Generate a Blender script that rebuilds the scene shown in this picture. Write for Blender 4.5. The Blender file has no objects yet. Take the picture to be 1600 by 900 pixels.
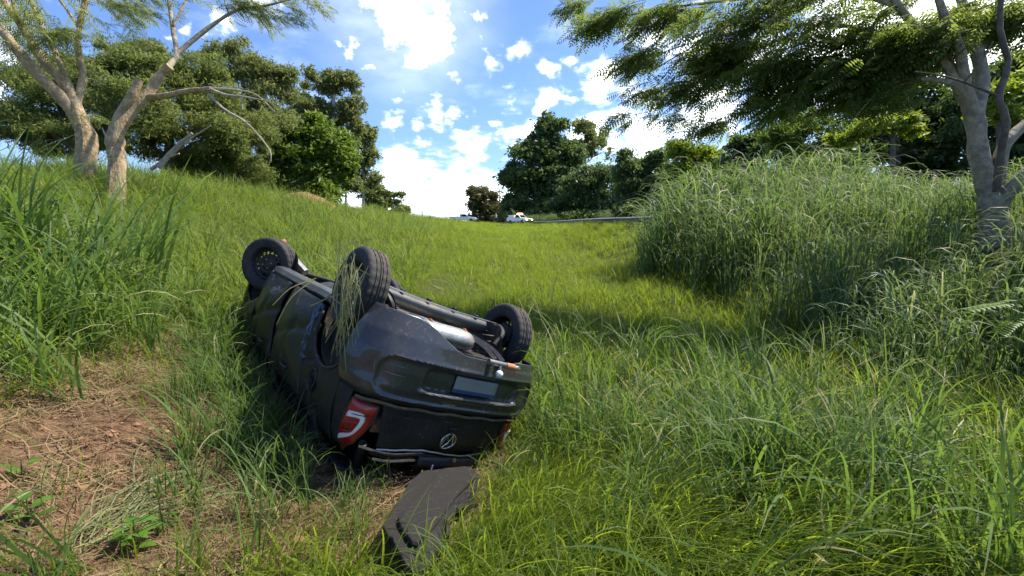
import bpy, math, random
import numpy as np
from mathutils import Vector, Matrix

R = math.radians
rng = np.random.default_rng(11)
random.seed(11)
SC = bpy.context.scene
COL = SC.collection

# ------------------------------------------------------------------ camera
FPX = 733.0
PITCH = math.atan(100 / FPX)
CP, SP = math.cos(PITCH), math.sin(PITCH)
EYE = np.array([0, 0, 1.6])
cam = bpy.data.cameras.new('camera')
cam_ob = bpy.data.objects.new('camera', cam)
COL.objects.link(cam_ob)
cam.sensor_width = 36
cam.lens = FPX / 1600 * 36
cam.clip_start = 0.05
cam.clip_end = 9000
cam_ob.location = EYE
cam_ob.rotation_euler = (math.pi / 2 - PITCH, 0, 0)
SC.camera = cam_ob

def ray(px, py):
    """direction with unit depth along the optical axis"""
    xc, yc = (px - 800) / FPX, (py - 450) / FPX
    return np.array([xc, CP - yc * SP, -yc * CP - SP])

def at(px, py, t):
    return EYE + ray(px, py) * t

# ------------------------------------------------------------------ light, sky, exposure
SUN_AZ, SUN_EL = R(66), R(54)          # clockwise from +Y, above the horizon
SUN_DIR = Vector((math.sin(SUN_AZ) * math.cos(SUN_EL), math.cos(SUN_AZ) * math.cos(SUN_EL), math.sin(SUN_EL)))
sl = bpy.data.lights.new('sun', 'SUN')
sl.energy = 2.95
sl.angle = R(0.9)
sl.color = (1.0, 0.93, 0.80)
so = bpy.data.objects.new('sun', sl)
COL.objects.link(so)
so.rotation_euler = (-SUN_DIR).to_track_quat('-Z', 'Y').to_euler()

SC.view_settings.view_transform = 'Standard'
SC.view_settings.look = 'None'
SC.view_settings.gamma = 1
SC.view_settings.use_curve_mapping = False
SC.view_settings.exposure = 1.66
SC.render.engine = 'CYCLES'
SC.cycles.max_bounces = 7
SC.cycles.diffuse_bounces = 3
SC.cycles.transmission_bounces = 5
SC.cycles.glossy_bounces = 3
SC.cycles.transparent_max_bounces = 6
SC.cycles.use_denoising = True
SC.cycles.caustics_reflective = False
SC.cycles.caustics_refractive = False

def sstep(a, b, x):
    t = np.clip((np.asarray(x, float) - a) / (b - a), 0, 1)
    return t * t * (3 - 2 * t)

class NT:
    """tiny node-tree helper"""
    def __init__(s, tree):
        s.t = tree
        s.n = tree.nodes
        s.l = tree.links
    def node(s, typ, ins=None, **props):
        n = s.n.new(typ)
        for k, v in props.items():
            setattr(n, k, v)
        for k, v in (ins or {}).items():
            s.put(n.inputs[k], v)
        return n
    def put(s, sock, v):
        if isinstance(v, bpy.types.NodeSocket):
            s.l.new(v, sock)
        else:
            sock.default_value = v
    def math(s, op, a, b=0.0, c=0.0, clamp=False):
        n = s.n.new('ShaderNodeMath')
        n.operation = op
        n.use_clamp = clamp
        s.put(n.inputs[0], a); s.put(n.inputs[1], b); s.put(n.inputs[2], c)
        return n.outputs[0]
    def vmath(s, op, a, b=None, out=0):
        n = s.n.new('ShaderNodeVectorMath')
        n.operation = op
        s.put(n.inputs[0], a)
        if b is not None:
            s.put(n.inputs[1], b)
        return n.outputs[out]
    def scale(s, a, k):
        n = s.n.new('ShaderNodeVectorMath'); n.operation = 'SCALE'
        s.put(n.inputs[0], a); s.put(n.inputs[3], k)
        return n.outputs[0]
    def noise(s, vec, scale, detail=4, rough=0.55, out='Fac'):
        n = s.n.new('ShaderNodeTexNoise')
        if vec is not None:
            s.put(n.inputs['Vector'], vec)
        n.inputs['Scale'].default_value = scale
        n.inputs['Detail'].default_value = detail
        n.inputs['Roughness'].default_value = rough
        return n.outputs[out]
    def ramp(s, fac, lo, hi, a=0.0, b=1.0, smooth=True):
        n = s.n.new('ShaderNodeMapRange')
        n.interpolation_type = 'SMOOTHSTEP' if smooth else 'LINEAR'
        s.put(n.inputs[0], fac); s.put(n.inputs[1], lo); s.put(n.inputs[2], hi)
        s.put(n.inputs[3], a); s.put(n.inputs[4], b)
        return n.outputs[0]
    def mix(s, fac, a, b, blend='MIX'):
        n = s.n.new('ShaderNodeMix')
        n.data_type = 'RGBA'
        n.blend_type = blend
        s.put(n.inputs[0], fac)
        for i, v in ((6, a), (7, b)):
            if not isinstance(v, bpy.types.NodeSocket):
                v = tuple(v) + ((1.0,) if len(v) == 3 else ())
            s.put(n.inputs[i], v)
        return n.outputs[2]

world = bpy.data.worlds.new('World')
SC.world = world
world.use_nodes = True
w = NT(world.node_tree)
w.n.clear()
sky = w.node('ShaderNodeTexSky', sky_type='NISHITA', sun_disc=False)
sky.sun_elevation = SUN_EL
sky.sun_rotation = SUN_AZ
sky.air_density = 1.0
sky.dust_density = 0.6
sky.ozone_density = 2.0
tc = w.node('ShaderNodeTexCoord')
D = w.vmath('NORMALIZE', tc.outputs['Generated'])
sep = w.node('ShaderNodeSeparateXYZ', {0: D})
den = w.math('ADD', w.math('MAXIMUM', sep.outputs[2], 0.0), 0.16)
comb = w.node('ShaderNodeCombineXYZ', {0: w.math('DIVIDE', sep.outputs[0], den), 1: w.math('DIVIDE', sep.outputs[1], den), 2: 0.0})
PL = comb.outputs[0]
warp = w.noise(D, 9.0, 4, 0.6, 'Color')
warp = w.scale(w.vmath('SUBTRACT', warp, (0.5, 0.5, 0.5)), 0.16)
DW = w.vmath('ADD', D, warp)
# cumulus: (pixel x, pixel y, radius in direction units) -> a direction each
CLOUDS = [(585, -20, .085, 1.2), (622, 10, .095, 1.4), (660, 60, .065, 1.2), (760, 84, .045, .9), (815, 75, .05, .9), (868, 104, .035, .9), (866, 158, .05, 1), (686, 168, .06, .9),
          (538, 80, .034, .8), (575, 105, .03, .7), (632, 108, .03, .8), (612, 150, .032, .7), (635, 290, .13, 1.2), (720, 315, .13, 1.3), (790, 330, .13, 1.2), (570, 330, .12, 1.1), (620, 245, .06, .8),
          (745, 232, .065, .95), (805, 222, .055, .9), (940, 130, .065, 1), (1010, 60, .07, .9), (320, 28, .04, .9), (1075, 70, .09, .9), (1200, 110, .12, 1), (1350, 60, .2, 1.2), (1480, 20, .2, 1.3),
          (1000, 200, .12, 1.1), (930, 215, .08, 1), (1600, 40, .2, 1.1), (795, 155, .04, .6), (745, 125, .025, .6), (1100, 180, .1, 1), (400, -140, .2, 1), (900, -190, .14, 1), (100, -60, .1, .9), (-150, 60, .2, 1), (290, 60, .02, .7), (700, 118, .030, .9), (725, 172, .035, .9), (655, 205, .045, 1), (772, 192, .035, .9), (835, 205, .05, 1), (690, 35, .05, .95), (905, 95, .03, .9), (600, 195, .04, .9), (745, 40, .025, .8)]
acc = None
for (px, py, r, k) in CLOUDS:
    d = ray(px, py); d = d / np.linalg.norm(d)
    dist = w.vmath('DISTANCE', DW, tuple(d), out=1)
    v = w.math('MULTIPLY_ADD', dist, -k / r, k)
    acc = v if acc is None else w.math('MAXIMUM', acc, v)
field = w.math('MULTIPLY_ADD', w.noise(PL, 0.9, 3, 0.5), 2.2, -1.35)
acc = w.math('MAXIMUM', acc, field)
acc = w.math('MAXIMUM', acc, w.ramp(sep.outputs[2], 0.10, 0.0, -0.4, 0.75))
fb = w.noise(PL, 5.5, 7, 0.62)
fine = w.noise(D, 26.0, 5, 0.6)
tot = w.math('ADD', acc, w.math('MULTIPLY_ADD', fb, 1.5, -0.78))
tot = w.math('ADD', tot, w.math('MULTIPLY_ADD', fine, 0.9, -0.45))
cl = w.math('POWER', w.ramp(tot, 0.10, 1.0), 2.3)
sund = ray(632, 5); sund = sund / np.linalg.norm(sund)
glow = w.ramp(w.vmath('DISTANCE', D, tuple(sund), out=1), 0.22, 0.04, 0.0, 0.16)
cl = w.math('MAXIMUM', cl, w.math('MULTIPLY', glow, w.ramp(w.noise(PL, 2.5, 6, 0.6), 0.3, 0.65, 0.35, 1.0)))
veil = w.ramp(w.noise(PL, 1.6, 5, 0.6), 0.50, 0.85, 0.0, 0.22)
cl = w.math('MAXIMUM', cl, w.math('MULTIPLY', veil, w.ramp(tot, -0.9, 0.1)))
shade = w.ramp(w.noise(D, 14.0, 4, 0.55), 0.3, 0.7, 0.86, 1.05)
ccol = w.scale((10.2, 10.4, 10.7), shade)
skyc = w.mix(1.0, sky.outputs[0], (.30, .36, .485), 'MULTIPLY')
bg = w.node('ShaderNodeBackground', {'Color': w.mix(cl, skyc, ccol), 'Strength': 0.15})
wo = w.node('ShaderNodeOutputWorld', {'Surface': bg.outputs[0]})

# ------------------------------------------------------------------ object helpers
def tag(o, label=None, cat=None, group=None, kind=None):
    for k, v in (('label', label), ('category', cat), ('group', group), ('kind', kind)):
        if v:
            o[k] = v
    return o

def empty(name, loc=(0, 0, 0), label=None, cat=None, group=None, matrix=None):
    o = bpy.data.objects.new(name, None)
    o.empty_display_size = 0.2
    COL.objects.link(o)
    if matrix is not None:
        o.matrix_world = matrix
    else:
        o.location = loc
    return tag(o, label, cat, group)

def mesh(name, V, F, mat, smooth=True, attrs=None):
    V = np.asarray(V, dtype=np.float32)
    me = bpy.data.meshes.new(name)
    if isinstance(F, np.ndarray):
        k = F.shape[1]
        me.vertices.add(len(V)); me.vertices.foreach_set('co', V.ravel())
        me.loops.add(F.size); me.loops.foreach_set('vertex_index', F.astype(np.int32).ravel())
        me.polygons.add(len(F))
        me.polygons.foreach_set('loop_start', np.arange(0, F.size, k, dtype=np.int32))
        me.update(calc_edges=True)
    else:
        me.from_pydata(V.tolist(), [], F)
        me.update()
    if smooth:
        me.polygons.foreach_set('use_smooth', np.ones(len(me.polygons), dtype=bool))
    for k, a in (attrs or {}).items():
        at_ = me.attributes.new(k, 'FLOAT', 'POINT')
        at_.data.foreach_set('value', np.asarray(a, dtype=np.float32))
    if mat:
        me.materials.append(mat)
    return me

def obj(name, me, parent=None, loc=None):
    o = bpy.data.objects.new(name, me)
    COL.objects.link(o)
    if parent:
        o.parent = parent
    if loc is not None:
        o.location = loc
    return o

class MB:
    """collects shapes, then links them as one mesh object"""
    def __init__(s):
        s.V = []; s.F = []; s.n = 0
    def add(s, V, F):
        V = np.asarray(V, float)
        s.V.append(V)
        s.F += [[int(i) + s.n for i in f] for f in F]
        s.n += len(V)
        return s
    def box(s, c, d, rot=None):
        h = np.array(d) / 2
        v = np.array([[x, y, z] for x in (-1, 1) for y in (-1, 1) for z in (-1, 1)]) * h
        if rot is not None:
            v = v @ np.array(rot).T
        return s.add(v + np.array(c), [[0, 1, 3, 2], [4, 6, 7, 5], [0, 4, 5, 1], [2, 3, 7, 6], [0, 2, 6, 4], [1, 5, 7, 3]])
    def tube(s, P, rad, k=10, cap=True):
        V, F = tube(P, rad, k, cap)
        return s.add(V, F)
    def revolve(s, prof, n=48, axis=1, cap=False, skip=None):
        """profile (r, a) about the axis"""
        V = []; F = []
        m = len(prof)
        for i in range(n):
            a = 2 * math.pi * i / n
            for (r, h) in prof:
                p = [0, 0, 0]
                p[axis] = h
                p[(axis + 1) % 3] = r * math.cos(a)
                p[(axis + 2) % 3] = r * math.sin(a)
                V.append(p)
        for i in range(n):
            for j in range(m - 1):
                if skip and skip(i, j):
                    continue
                F.append([i * m + j, i * m + j + 1, ((i + 1) % n) * m + j + 1, ((i + 1) % n) * m + j])
        return s.add(V, F)
    def grid(s, G):
        """G: (a, b, 3) array of points"""
        a, b = G.shape[:2]
        F = [[i * b + j, i * b + j + 1, (i + 1) * b + j + 1, (i + 1) * b + j] for i in range(a - 1) for j in range(b - 1)]
        return s.add(G.reshape(-1, 3), F)
    def prism(s, poly, y0, y1):
        """polygon in (x, z) pushed along y"""
        n = len(poly)
        V = [[x, y0, z] for x, z in poly] + [[x, y1, z] for x, z in poly]
        F = [list(range(n)), list(range(2 * n - 1, n - 1, -1))] + [[i, i + n, (i + 1) % n + n, (i + 1) % n] for i in range(n)]
        return s.add(V, F)
    def build(s, name, mat, parent=None, smooth=True, bevel=0, solid=0, loc=None):
        me = mesh(name, np.concatenate(s.V), s.F, mat, smooth)
        if smooth:
            me.set_sharp_from_angle(angle=R(40))
        o = obj(name, me, parent, loc)
        if solid:
            m = o.modifiers.new('solid', 'SOLIDIFY'); m.thickness = solid; m.offset = -1
        if bevel:
            m = o.modifiers.new('bevel', 'BEVEL'); m.width = bevel; m.segments = 2; m.limit_method = 'ANGLE'
        return o

def tube(P, rad, k=10, cap=True):
    P = np.asarray(P, float)
    n = len(P)
    rad = np.broadcast_to(np.asarray(rad, float), (n,))
    T = np.gradient(P, axis=0)
    T /= np.linalg.norm(T, axis=1)[:, None] + 1e-9
    u = np.cross(T[0], [0, 0, 1.0] if abs(T[0][2]) < .9 else [1.0, 0, 0]); u /= np.linalg.norm(u)
    V = []
    ang = np.arange(k) * 2 * np.pi / k
    for i in range(n):
        u = u - T[i] * np.dot(u, T[i]); u /= np.linalg.norm(u) + 1e-9
        v = np.cross(T[i], u)
        V.append(P[i] + rad[i] * (np.cos(ang)[:, None] * u + np.sin(ang)[:, None] * v))
    V = np.concatenate(V)
    F = [[i * k + j, i * k + (j + 1) % k, (i + 1) * k + (j + 1) % k, (i + 1) * k + j] for i in range(n - 1) for j in range(k)]
    if cap:
        F += [list(range(k))[::-1], list(range((n - 1) * k, n * k))]
    return V, F

def spline(P, n):
    """Catmull-Rom through P, n samples"""
    P = np.asarray(P, float)
    if len(P) == 2:
        return P[0] + (P[1] - P[0]) * np.linspace(0, 1, n)[:, None]
    Q = np.vstack([2 * P[0] - P[1], P, 2 * P[-1] - P[-2]])
    out = []
    for t in np.linspace(0, len(P) - 1, n):
        i = min(int(t), len(P) - 2); f = t - i
        a, b, c, d = Q[i:i + 4]
        out.append(.5 * (2 * b + (c - a) * f + (2 * a - 5 * b + 4 * c - d) * f ** 2 + (3 * b - a - 3 * c + d) * f ** 3))
    return np.array(out)

def snoise(x, y, s=1.0, seed=0):
    r = np.random.default_rng(seed)
    o = 0
    for i in range(6):
        a = r.uniform(0, 6.28); f = s * r.uniform(.6, 2.2)
        o = o + np.sin((x * math.cos(a) + y * math.sin(a)) * f + r.uniform(0, 6.28))
    return o / 6

# ------------------------------------------------------------------ materials
def new_mat(name):
    m = bpy.data.materials.new(name)
    m.use_nodes = True
    t = NT(m.node_tree)
    t.n.clear()
    t.out = t.node('ShaderNodeOutputMaterial')
    return m, t

def plain(name, col, rough=.6, metal=0.0, var=.15, scale=6.0, dirt=None, dirt_amt=.5, bump=0.0, bscale=60, coat=0.0, spec=.5, scratch=0.0):
    m, t = new_mat(name)
    c = t.node('ShaderNodeTexCoord').outputs['Object']
    n = t.noise(c, scale, 5, .6)
    col = tuple(col)
    base = t.mix(n, [x * (1 - var) for x in col], [min(1, x * (1 + var)) for x in col])
    rg = t.math('MULTIPLY_ADD', n, .2, rough - .1, clamp=True)
    if dirt:
        d1 = t.noise(c, 2.6, 7, .68)
        d2 = t.noise(c, 38, 4, .6)
        f = t.math('ADD', t.ramp(d1, .62 - .28 * dirt_amt, .74), t.ramp(d2, .585, .64, 0, .9), clamp=True)
        f = t.math('MULTIPLY', f, dirt_amt, clamp=True)
        base = t.mix(f, base, dirt)
        rg = t.math('MULTIPLY_ADD', f, .35, rg, clamp=True)
    if scratch:
        for rz_, sc_ in ((.5, (3, 3, 130)), (-.35, (140, 4, 4)), (1.1, (4, 120, 6))):
            mp = t.node('ShaderNodeMapping', {'Vector': c, 'Scale': sc_})
            mp.inputs['Rotation'].default_value = (rz_, rz_ * .6, rz_)
            f = t.math('MULTIPLY', t.ramp(t.noise(mp.outputs[0], 1.0, 2, .5), .70, .74), t.ramp(t.noise(c, 3.2, 3, .6), .5, .6))
            base = t.mix(t.math('MULTIPLY', f, scratch), base, (.30, .30, .29))
    b = t.node('ShaderNodeBsdfPrincipled', {'Base Color': base, 'Roughness': rg, 'Metallic': metal})
    b.inputs['Coat Weight'].default_value = coat
    b.inputs['Specular IOR Level'].default_value = spec
    if bump:
        bn = t.node('ShaderNodeBump', {'Height': t.noise(c, bscale, 4, .6), 'Strength': bump, 'Distance': .01})
        t.l.new(bn.outputs[0], b.inputs['Normal'])
    t.l.new(b.outputs[0], t.out.inputs[0])
    return m

def leaf_mat(name, c_lo, c_hi, trans, tamt=.45, rough=.5, patch=None, pscale=.5, spec=.3, dry=None, dry_amt=0.0):
    """blade / leaf: diffuse + translucent; 'tint' varies per blade or leaf"""
    m, t = new_mat(name)
    ti = t.node('ShaderNodeAttribute', attribute_name='tint').outputs['Fac']
    rnd = t.node('ShaderNodeObjectInfo').outputs['Random']
    f = t.math('ADD', t.math('MULTIPLY', ti, .75), t.math('MULTIPLY', rnd, .25), clamp=True)
    col = t.mix(f, c_lo, c_hi)
    pos = t.node('ShaderNodeNewGeometry').outputs['Position']
    if patch:
        col = t.mix(t.ramp(t.noise(pos, pscale, 3, .55), .42, .68), col, patch)
    if dry:
        tip = t.node('ShaderNodeAttribute', attribute_name='tip').outputs['Fac']
        dd = t.math('ADD', t.math('GREATER_THAN', ti, 1 - dry_amt), t.ramp(tip, .8, 1.0, 0, .35), clamp=True)
        col = t.mix(dd, col, dry)
    tc_ = t.mix(.65, col, trans)
    b = t.node('ShaderNodeBsdfPrincipled', {'Base Color': col, 'Roughness': rough})
    b.inputs['Specular IOR Level'].default_value = spec
    tr = t.node('ShaderNodeBsdfTranslucent', {'Color': tc_})
    mx = t.node('ShaderNodeMixShader', {0: tamt, 1: b.outputs[0], 2: tr.outputs[0]})
    t.l.new(mx.outputs[0], t.out.inputs[0])
    return m

def bark_mat(name, a, b_, c_, scale=9.0, bump=.6):
    m, t = new_mat(name)
    co = t.node('ShaderNodeTexCoord').outputs['Object']
    n1 = t.noise(co, scale, 6, .65)
    n2 = t.noise(co, scale * .22, 4, .6)
    st = t.node('ShaderNodeMapping', {'Vector': co, 'Scale': (14, 14, 3)})
    n3 = t.noise(st.outputs[0], 2.0, 4, .6)
    col = t.mix(t.ramp(n1, .35, .68), a, b_)
    col = t.mix(t.ramp(n2, .45, .7), col, c_)
    bs = t.node('ShaderNodeBsdfPrincipled', {'Base Color': col, 'Roughness': .85})
    bn = t.node('ShaderNodeBump', {'Height': t.math('ADD', n1, n3), 'Strength': bump, 'Distance': .03})
    t.l.new(bn.outputs[0], bs.inputs['Normal'])
    t.l.new(bs.outputs[0], t.out.inputs[0])
    return m

M = {}
MUD = (.16, .105, .06)
M['paint'] = plain('dark_dusty_paint', (.016, .0165, .017), .5, 0, .3, 3, (.075, .06, .042), .7, .15, 25, .12, .35, scratch=.7)
M['paint_dirty'] = plain('dark_muddy_paint', (.011, .0112, .012), .55, 0, .4, 3, (.055, .045, .033), .62, .4, 30, .06, .35, scratch=.7)
M['door'] = plain('dark_dusty_door_paint', (.015, .0145, .014), .5, 0, .4, 3, (.070, .058, .042), .48, .3, 30, .15, .4, scratch=.7)
M['bumper'] = plain('grey_bumper_paint', (.038, .040, .042), .30, .25, .12, 3, (.13, .11, .08), .40, .05, 90, .5, scratch=.7)
M['plastic'] = plain('black_plastic', (.016, .016, .017), .5, 0, .2, 5, MUD, .35, .15, 70)
M['rubber'] = plain('tyre_rubber', (.026, .026, .027), .8, 0, .2, 8, (.15, .115, .075), .55, .2, 80)
M['rim'] = plain('steel_rim', (.03, .03, .031), .55, .4, .3, 8, (.22, .09, .035), .5)
M['steel'] = plain('bare_steel', (.33, .32, .31), .32, .9, .2, 8, (.3, .2, .12), .35)
M['silver'] = plain('heat_shield_aluminium', (.42, .41, .39), .38, .8, .2, 14, (.26, .20, .13), .6, .5, 22)
M['under'] = plain('underbody_black', (.02, .02, .021), .55, .1, .3, 6, MUD, .55, .2, 40)
M['rust'] = plain('rusty_metal', (.30, .12, .04), .8, .2, .4, 20)
M['chrome'] = plain('worn_chrome', (.75, .75, .74), .2, .9, .1, 10)
M['red'] = plain('red_lamp_plastic', (.36, .004, .012), .22, 0, .3, 20, (.09, .01, .008), .15, 0, 1, .6)
M['red_deep'] = plain('red_reflector', (.22, .002, .008), .12, .3, .5, 90, coat=.6)
M['lamp_white'] = plain('clear_lamp_plastic', (.80, .78, .70), .25, 0, .15, 30, coat=.5)
M['trim_brown'] = plain('muddy_seal', (.055, .032, .016), .8, 0, .5, 14)
M['plate'] = plain('plate_grey', (.22, .23, .215), .5, 0, .15, 5)
M['plate_blue'] = plain('plate_blue', (.03, .055, .14), .5, 0, .2, 8)
M['carpet'] = plain('charcoal_felt', (.013, .0115, .010), .95, 0, .15, 30, (.09, .075, .055), .3, .6, 260)
M['yellow_mud'] = plain('yellow_foam', (.30, .24, .10), .9, 0, .3, 20)
M['blue_metal'] = plain('torn_blue_grey_metal', (.10, .12, .15), .35, .6, .4, 14, (.03, .03, .03), .6, .6, 25)
M['glass'] = plain('dark_glass', (.012, .014, .016), .08, 0, .1, 5)
M['white'] = plain('white_vehicle_paint', (.80, .80, .79), .3, 0, .04, 3, coat=.5)
M['dark'] = plain('dark_cloth', (.02, .022, .03), .9)
M['skin'] = plain('skin', (.30, .17, .11), .6)
M['vest'] = plain('pale_reflective_cloth', (.72, .74, .72), .6)
M['galv'] = plain('galvanised_steel', (.15, .15, .15), .7, .2, .15, 6)
M['concrete'] = plain('weathered_concrete', (.40, .39, .37), .9, 0, .15, 8)
M['asphalt'] = plain('asphalt', (.05, .05, .05), .9, 0, .2, 20)
M['paper'] = plain('white_paper', (.75, .76, .76), .8, 0, .06, 20)
M['soil'] = plain('red_brown_soil', (.26, .135, .07), .95, 0, .35, 5, (.34, .22, .12), .5, .9, 30)

m, t = new_mat('amber_light'); e = t.node('ShaderNodeEmission', {'Color': (1, .16, .015, 1), 'Strength': 3.2}); t.l.new(e.outputs[0], t.out.inputs[0]); M['amber'] = m
m, t = new_mat('warm_white_light'); e = t.node('ShaderNodeEmission', {'Color': (1, .72, .32, 1), 'Strength': 2.6}); t.l.new(e.outputs[0], t.out.inputs[0]); M['lamp_on'] = m

M['meadow'] = leaf_mat('meadow_grass', (.075, .135, .011), (.20, .265, .022), (.42, .52, .03), .5, .6, (.10, .16, .02), .35, .2, (.42, .34, .16), .03)
M['bank'] = leaf_mat('bank_grass', (.065, .125, .018), (.18, .245, .045), (.34, .45, .05), .45, .58, (.14, .19, .055), .5, .2, (.44, .36, .18), .08)
M['broad'] = leaf_mat('broad_blade_grass', (.05, .105, .024), (.13, .20, .055), (.24, .38, .04), .42, .55, (.06, .12, .03), .7, .22, (.42, .36, .2), .02)
M['lush'] = leaf_mat('lush_grass', (.075, .145, .022), (.19, .27, .055), (.36, .50, .05), .48, .5, (.09, .16, .03), .6, .3, (.44, .40, .2), .04)
M['tall'] = leaf_mat('tall_grass', (.040, .088, .036), (.125, .20, .082), (.27, .40, .07), .40, .52, (.06, .11, .042), .4, .22, (.40, .33, .17), .05)
M['straw'] = leaf_mat('dry_straw', (.085, .055, .03), (.36, .26, .135), (.4, .28, .14), .2, .75, (.14, .088, .046), 2.2)
M['stalk'] = leaf_mat('seed_stalk', (.30, .27, .10), (.50, .44, .20), (.5, .44, .2), .3, .6)
M['cut'] = leaf_mat('cut_grass', (.06, .09, .03), (.30, .29, .14), (.3, .33, .12), .3, .5)
M['herb'] = leaf_mat('weed_leaf', (.06, .14, .02), (.13, .25, .035), (.3, .46, .05), .4, .5)

def leaves(name, lo, hi, tr, **k):
    M[name] = leaf_mat(name, lo, hi, tr, **k)
leaves('leaf_olive', (.07, .10, .03), (.20, .235, .07), (.36, .42, .09), tamt=.55)
leaves('leaf_dark', (.028, .06, .018), (.09, .13, .036), (.18, .27, .04), tamt=.4)
leaves('leaf_bright', (.042, .09, .015), (.15, .22, .034), (.28, .40, .04), tamt=.45)
leaves('leaf_yellow', (.08, .13, .012), (.22, .29, .03), (.42, .52, .04), tamt=.5)
leaves('leaf_feather', (.055, .085, .026), (.14, .19, .05), (.34, .43, .06), tamt=.58)
leaves('leaf_airy', (.075, .095, .034), (.20, .225, .08), (.36, .41, .10), tamt=.52)
leaves('leaf_brown', (.06, .055, .02), (.13, .125, .04), (.2, .18, .05), tamt=.35)
leaves('leaf_bamboo', (.035, .07, .024), (.11, .16, .05), (.22, .32, .06), tamt=.42)
M['bark_pale'] = bark_mat('pale_orange_bark', (.26, .17, .085), (.48, .36, .20), (.40, .32, .19), 9, 1.0)
M['bark_grey'] = bark_mat('grey_green_bark', (.20, .175, .125), (.40, .35, .25), (.29, .24, .145), 10, .9)
M['bark_dark'] = bark_mat('dark_bark', (.07, .055, .04), (.16, .13, .10), (.10, .08, .06), 8)
M['bark_white'] = bark_mat('whitish_bark', (.30, .28, .24), (.50, .47, .42), (.35, .3, .25), 8)
M['dead_wood'] = bark_mat('dead_wood', (.30, .26, .20), (.46, .41, .33), (.26, .19, .12), 12)

# ------------------------------------------------------------------ terrain
def road_x(y):
    y = np.asarray(y, float)
    return 8.5 + 2.6 * (1 - sstep(10, 30, y)) - .0062 * np.maximum(0, y - 45) ** 2

CAR_T = np.array([-0.6146, 0.1640, 3.9296])
CAR_R = np.array([[-0.63367124, 0.72445697, -0.27133533], [-0.17055071, 0.21128657, 0.96242945], [0.75456823, 0.6561403, -0.01032958]])
MCW = np.array([[1, 0, 0], [0, -SP, CP], [0, -CP, -SP]])
_r = R(3.8)   # a little more roll
CW = MCW @ CAR_R @ np.array([[1, 0, 0], [0, math.cos(_r), -math.sin(_r)], [0, math.sin(_r), math.cos(_r)]])
CT = MCW @ CAR_T + EYE
CT = CT + MCW @ CAR_R @ np.array([0, 0, .4]) - CW @ np.array([0, 0, .4])

def H(x, y):
    x = np.asarray(x, float); y = np.asarray(y, float)
    fl = np.interp(y, [-80, -6, 0, 2, 4, 8, 12, 20, 60, 82, 100, 150, 3500], [0, 0, -.02, -.10, -.27, -.20, 0, .25, .95, 1.47, 1.62, 1.6, 1.4])
    left = np.interp(-x, [1.0, 1.8, 3, 4, 6, 9, 11, 14, 40, 90, 3500], [0, .17, .58, .86, 1.47, 2.5, 2.8, 2.95, 3.1, 1.5, .8])
    left = left * np.interp(y, [-80, 14, 20, 31, 60, 100, 180], [1, 1, .92, .62, .36, .02, 0])
    rx = road_x(np.minimum(y, 130)) - 3.6
    rz = 1.48
    f = sstep(-4.2, 0, x - rx - .4)
    z = (fl + left) * (1 - f) + np.maximum(rz, fl) * f
    nz = .05 * snoise(x, y, 1.6, 3) + .025 * snoise(x, y, 5.0, 4)
    nz = nz * (1 - sstep(-.6, .4, x - rx) * (1 - sstep(7.6, 9, x - rx)))
    nz = nz + .22 * snoise(x, y, .25, 9) * sstep(12, 40, y) * (1 - f)
    hole = .17 * np.exp(-(((x + .55) / .5) ** 2 + ((y - 3.45) / .35) ** 2))
    return z + nz - hole

def ground_hit(px, py):
    d = ray(px, py)
    t = .5
    while t < 400:
        p = EYE + d * t
        if p[2] < H(p[0], p[1]):
            return p
        t += .02 + t * .002
    return EYE + d * 400

def axis(pts):
    out = []
    for a, b, s in pts:
        out.append(np.arange(a, b, s))
    return np.unique(np.round(np.concatenate(out), 4))
gx = axis([(-3000, -200, 400), (-200, -40, 10), (-40, -14, 1.5), (-14, 12, .16), (12, 40, 1.5), (40, 200, 10), (200, 3001, 400)])
gy = axis([(-300, -40, 40), (-40, -4, 3), (-4, 16, .16), (16, 40, .5), (40, 120, 1.5), (120, 300, 15), (300, 3500, 320)])
GX, GY = np.meshgrid(gx, gy, indexing='ij')
GZ = H(GX, GY)
BARE = [(ground_hit(150, 690), .55), (ground_hit(120, 790), .4), (ground_hit(948, 630), .30), (ground_hit(1110, 868), .22), (ground_hit(1060, 780), .16), (ground_hit(300, 690), .22), (ground_hit(60, 700), .2)]
def bare(x, y):
    o = 0
    for p, r in BARE:
        o = np.maximum(o, 1 - sstep(.4 * r, 1.25 * r, np.hypot(x - p[0], y - p[1])))
    return o
def dryzone(x, y):
    """left foreground: thin grass over straw and soil"""
    a = sstep(.2, -.9, x) * sstep(-5.6, -4.2, x) * (1 - sstep(4.3, 5.6, y - .25 * (x + 2)))
    return np.clip(a + .3 * snoise(x, y, 2.0, 21) * a, 0, 1)
idx = np.arange(GX.size).reshape(GX.shape)
Fg = np.stack([idx[:-1, :-1], idx[1:, :-1], idx[1:, 1:], idx[:-1, 1:]], -1).reshape(-1, 4)
mg, t = new_mat('ground')
pos = t.node('ShaderNodeNewGeometry').outputs['Position']
ba = t.node('ShaderNodeAttribute', attribute_name='bare').outputs['Fac']
dz = t.node('ShaderNodeAttribute', attribute_name='dry').outputs['Fac']
n1 = t.noise(pos, 1.1, 6, .62); n2 = t.noise(pos, 14, 5, .65); n3 = t.noise(pos, 70, 3, .6)
soil = t.mix(t.ramp(n2, .3, .7), (.085, .048, .028), (.235, .14, .08))
soil = t.mix(t.ramp(n3, .5, .75, 0, .5), soil, (.32, .215, .13))
thatch = t.mix(t.ramp(n2, .3, .7), (.05, .055, .018), (.12, .115, .04))
gcol = t.mix(t.ramp(n1, .35, .65), thatch, (.055, .085, .018))
gcol = t.mix(t.math('MULTIPLY', dz, t.ramp(n1, .3, .55, .5, 1)), gcol, soil)
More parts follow.
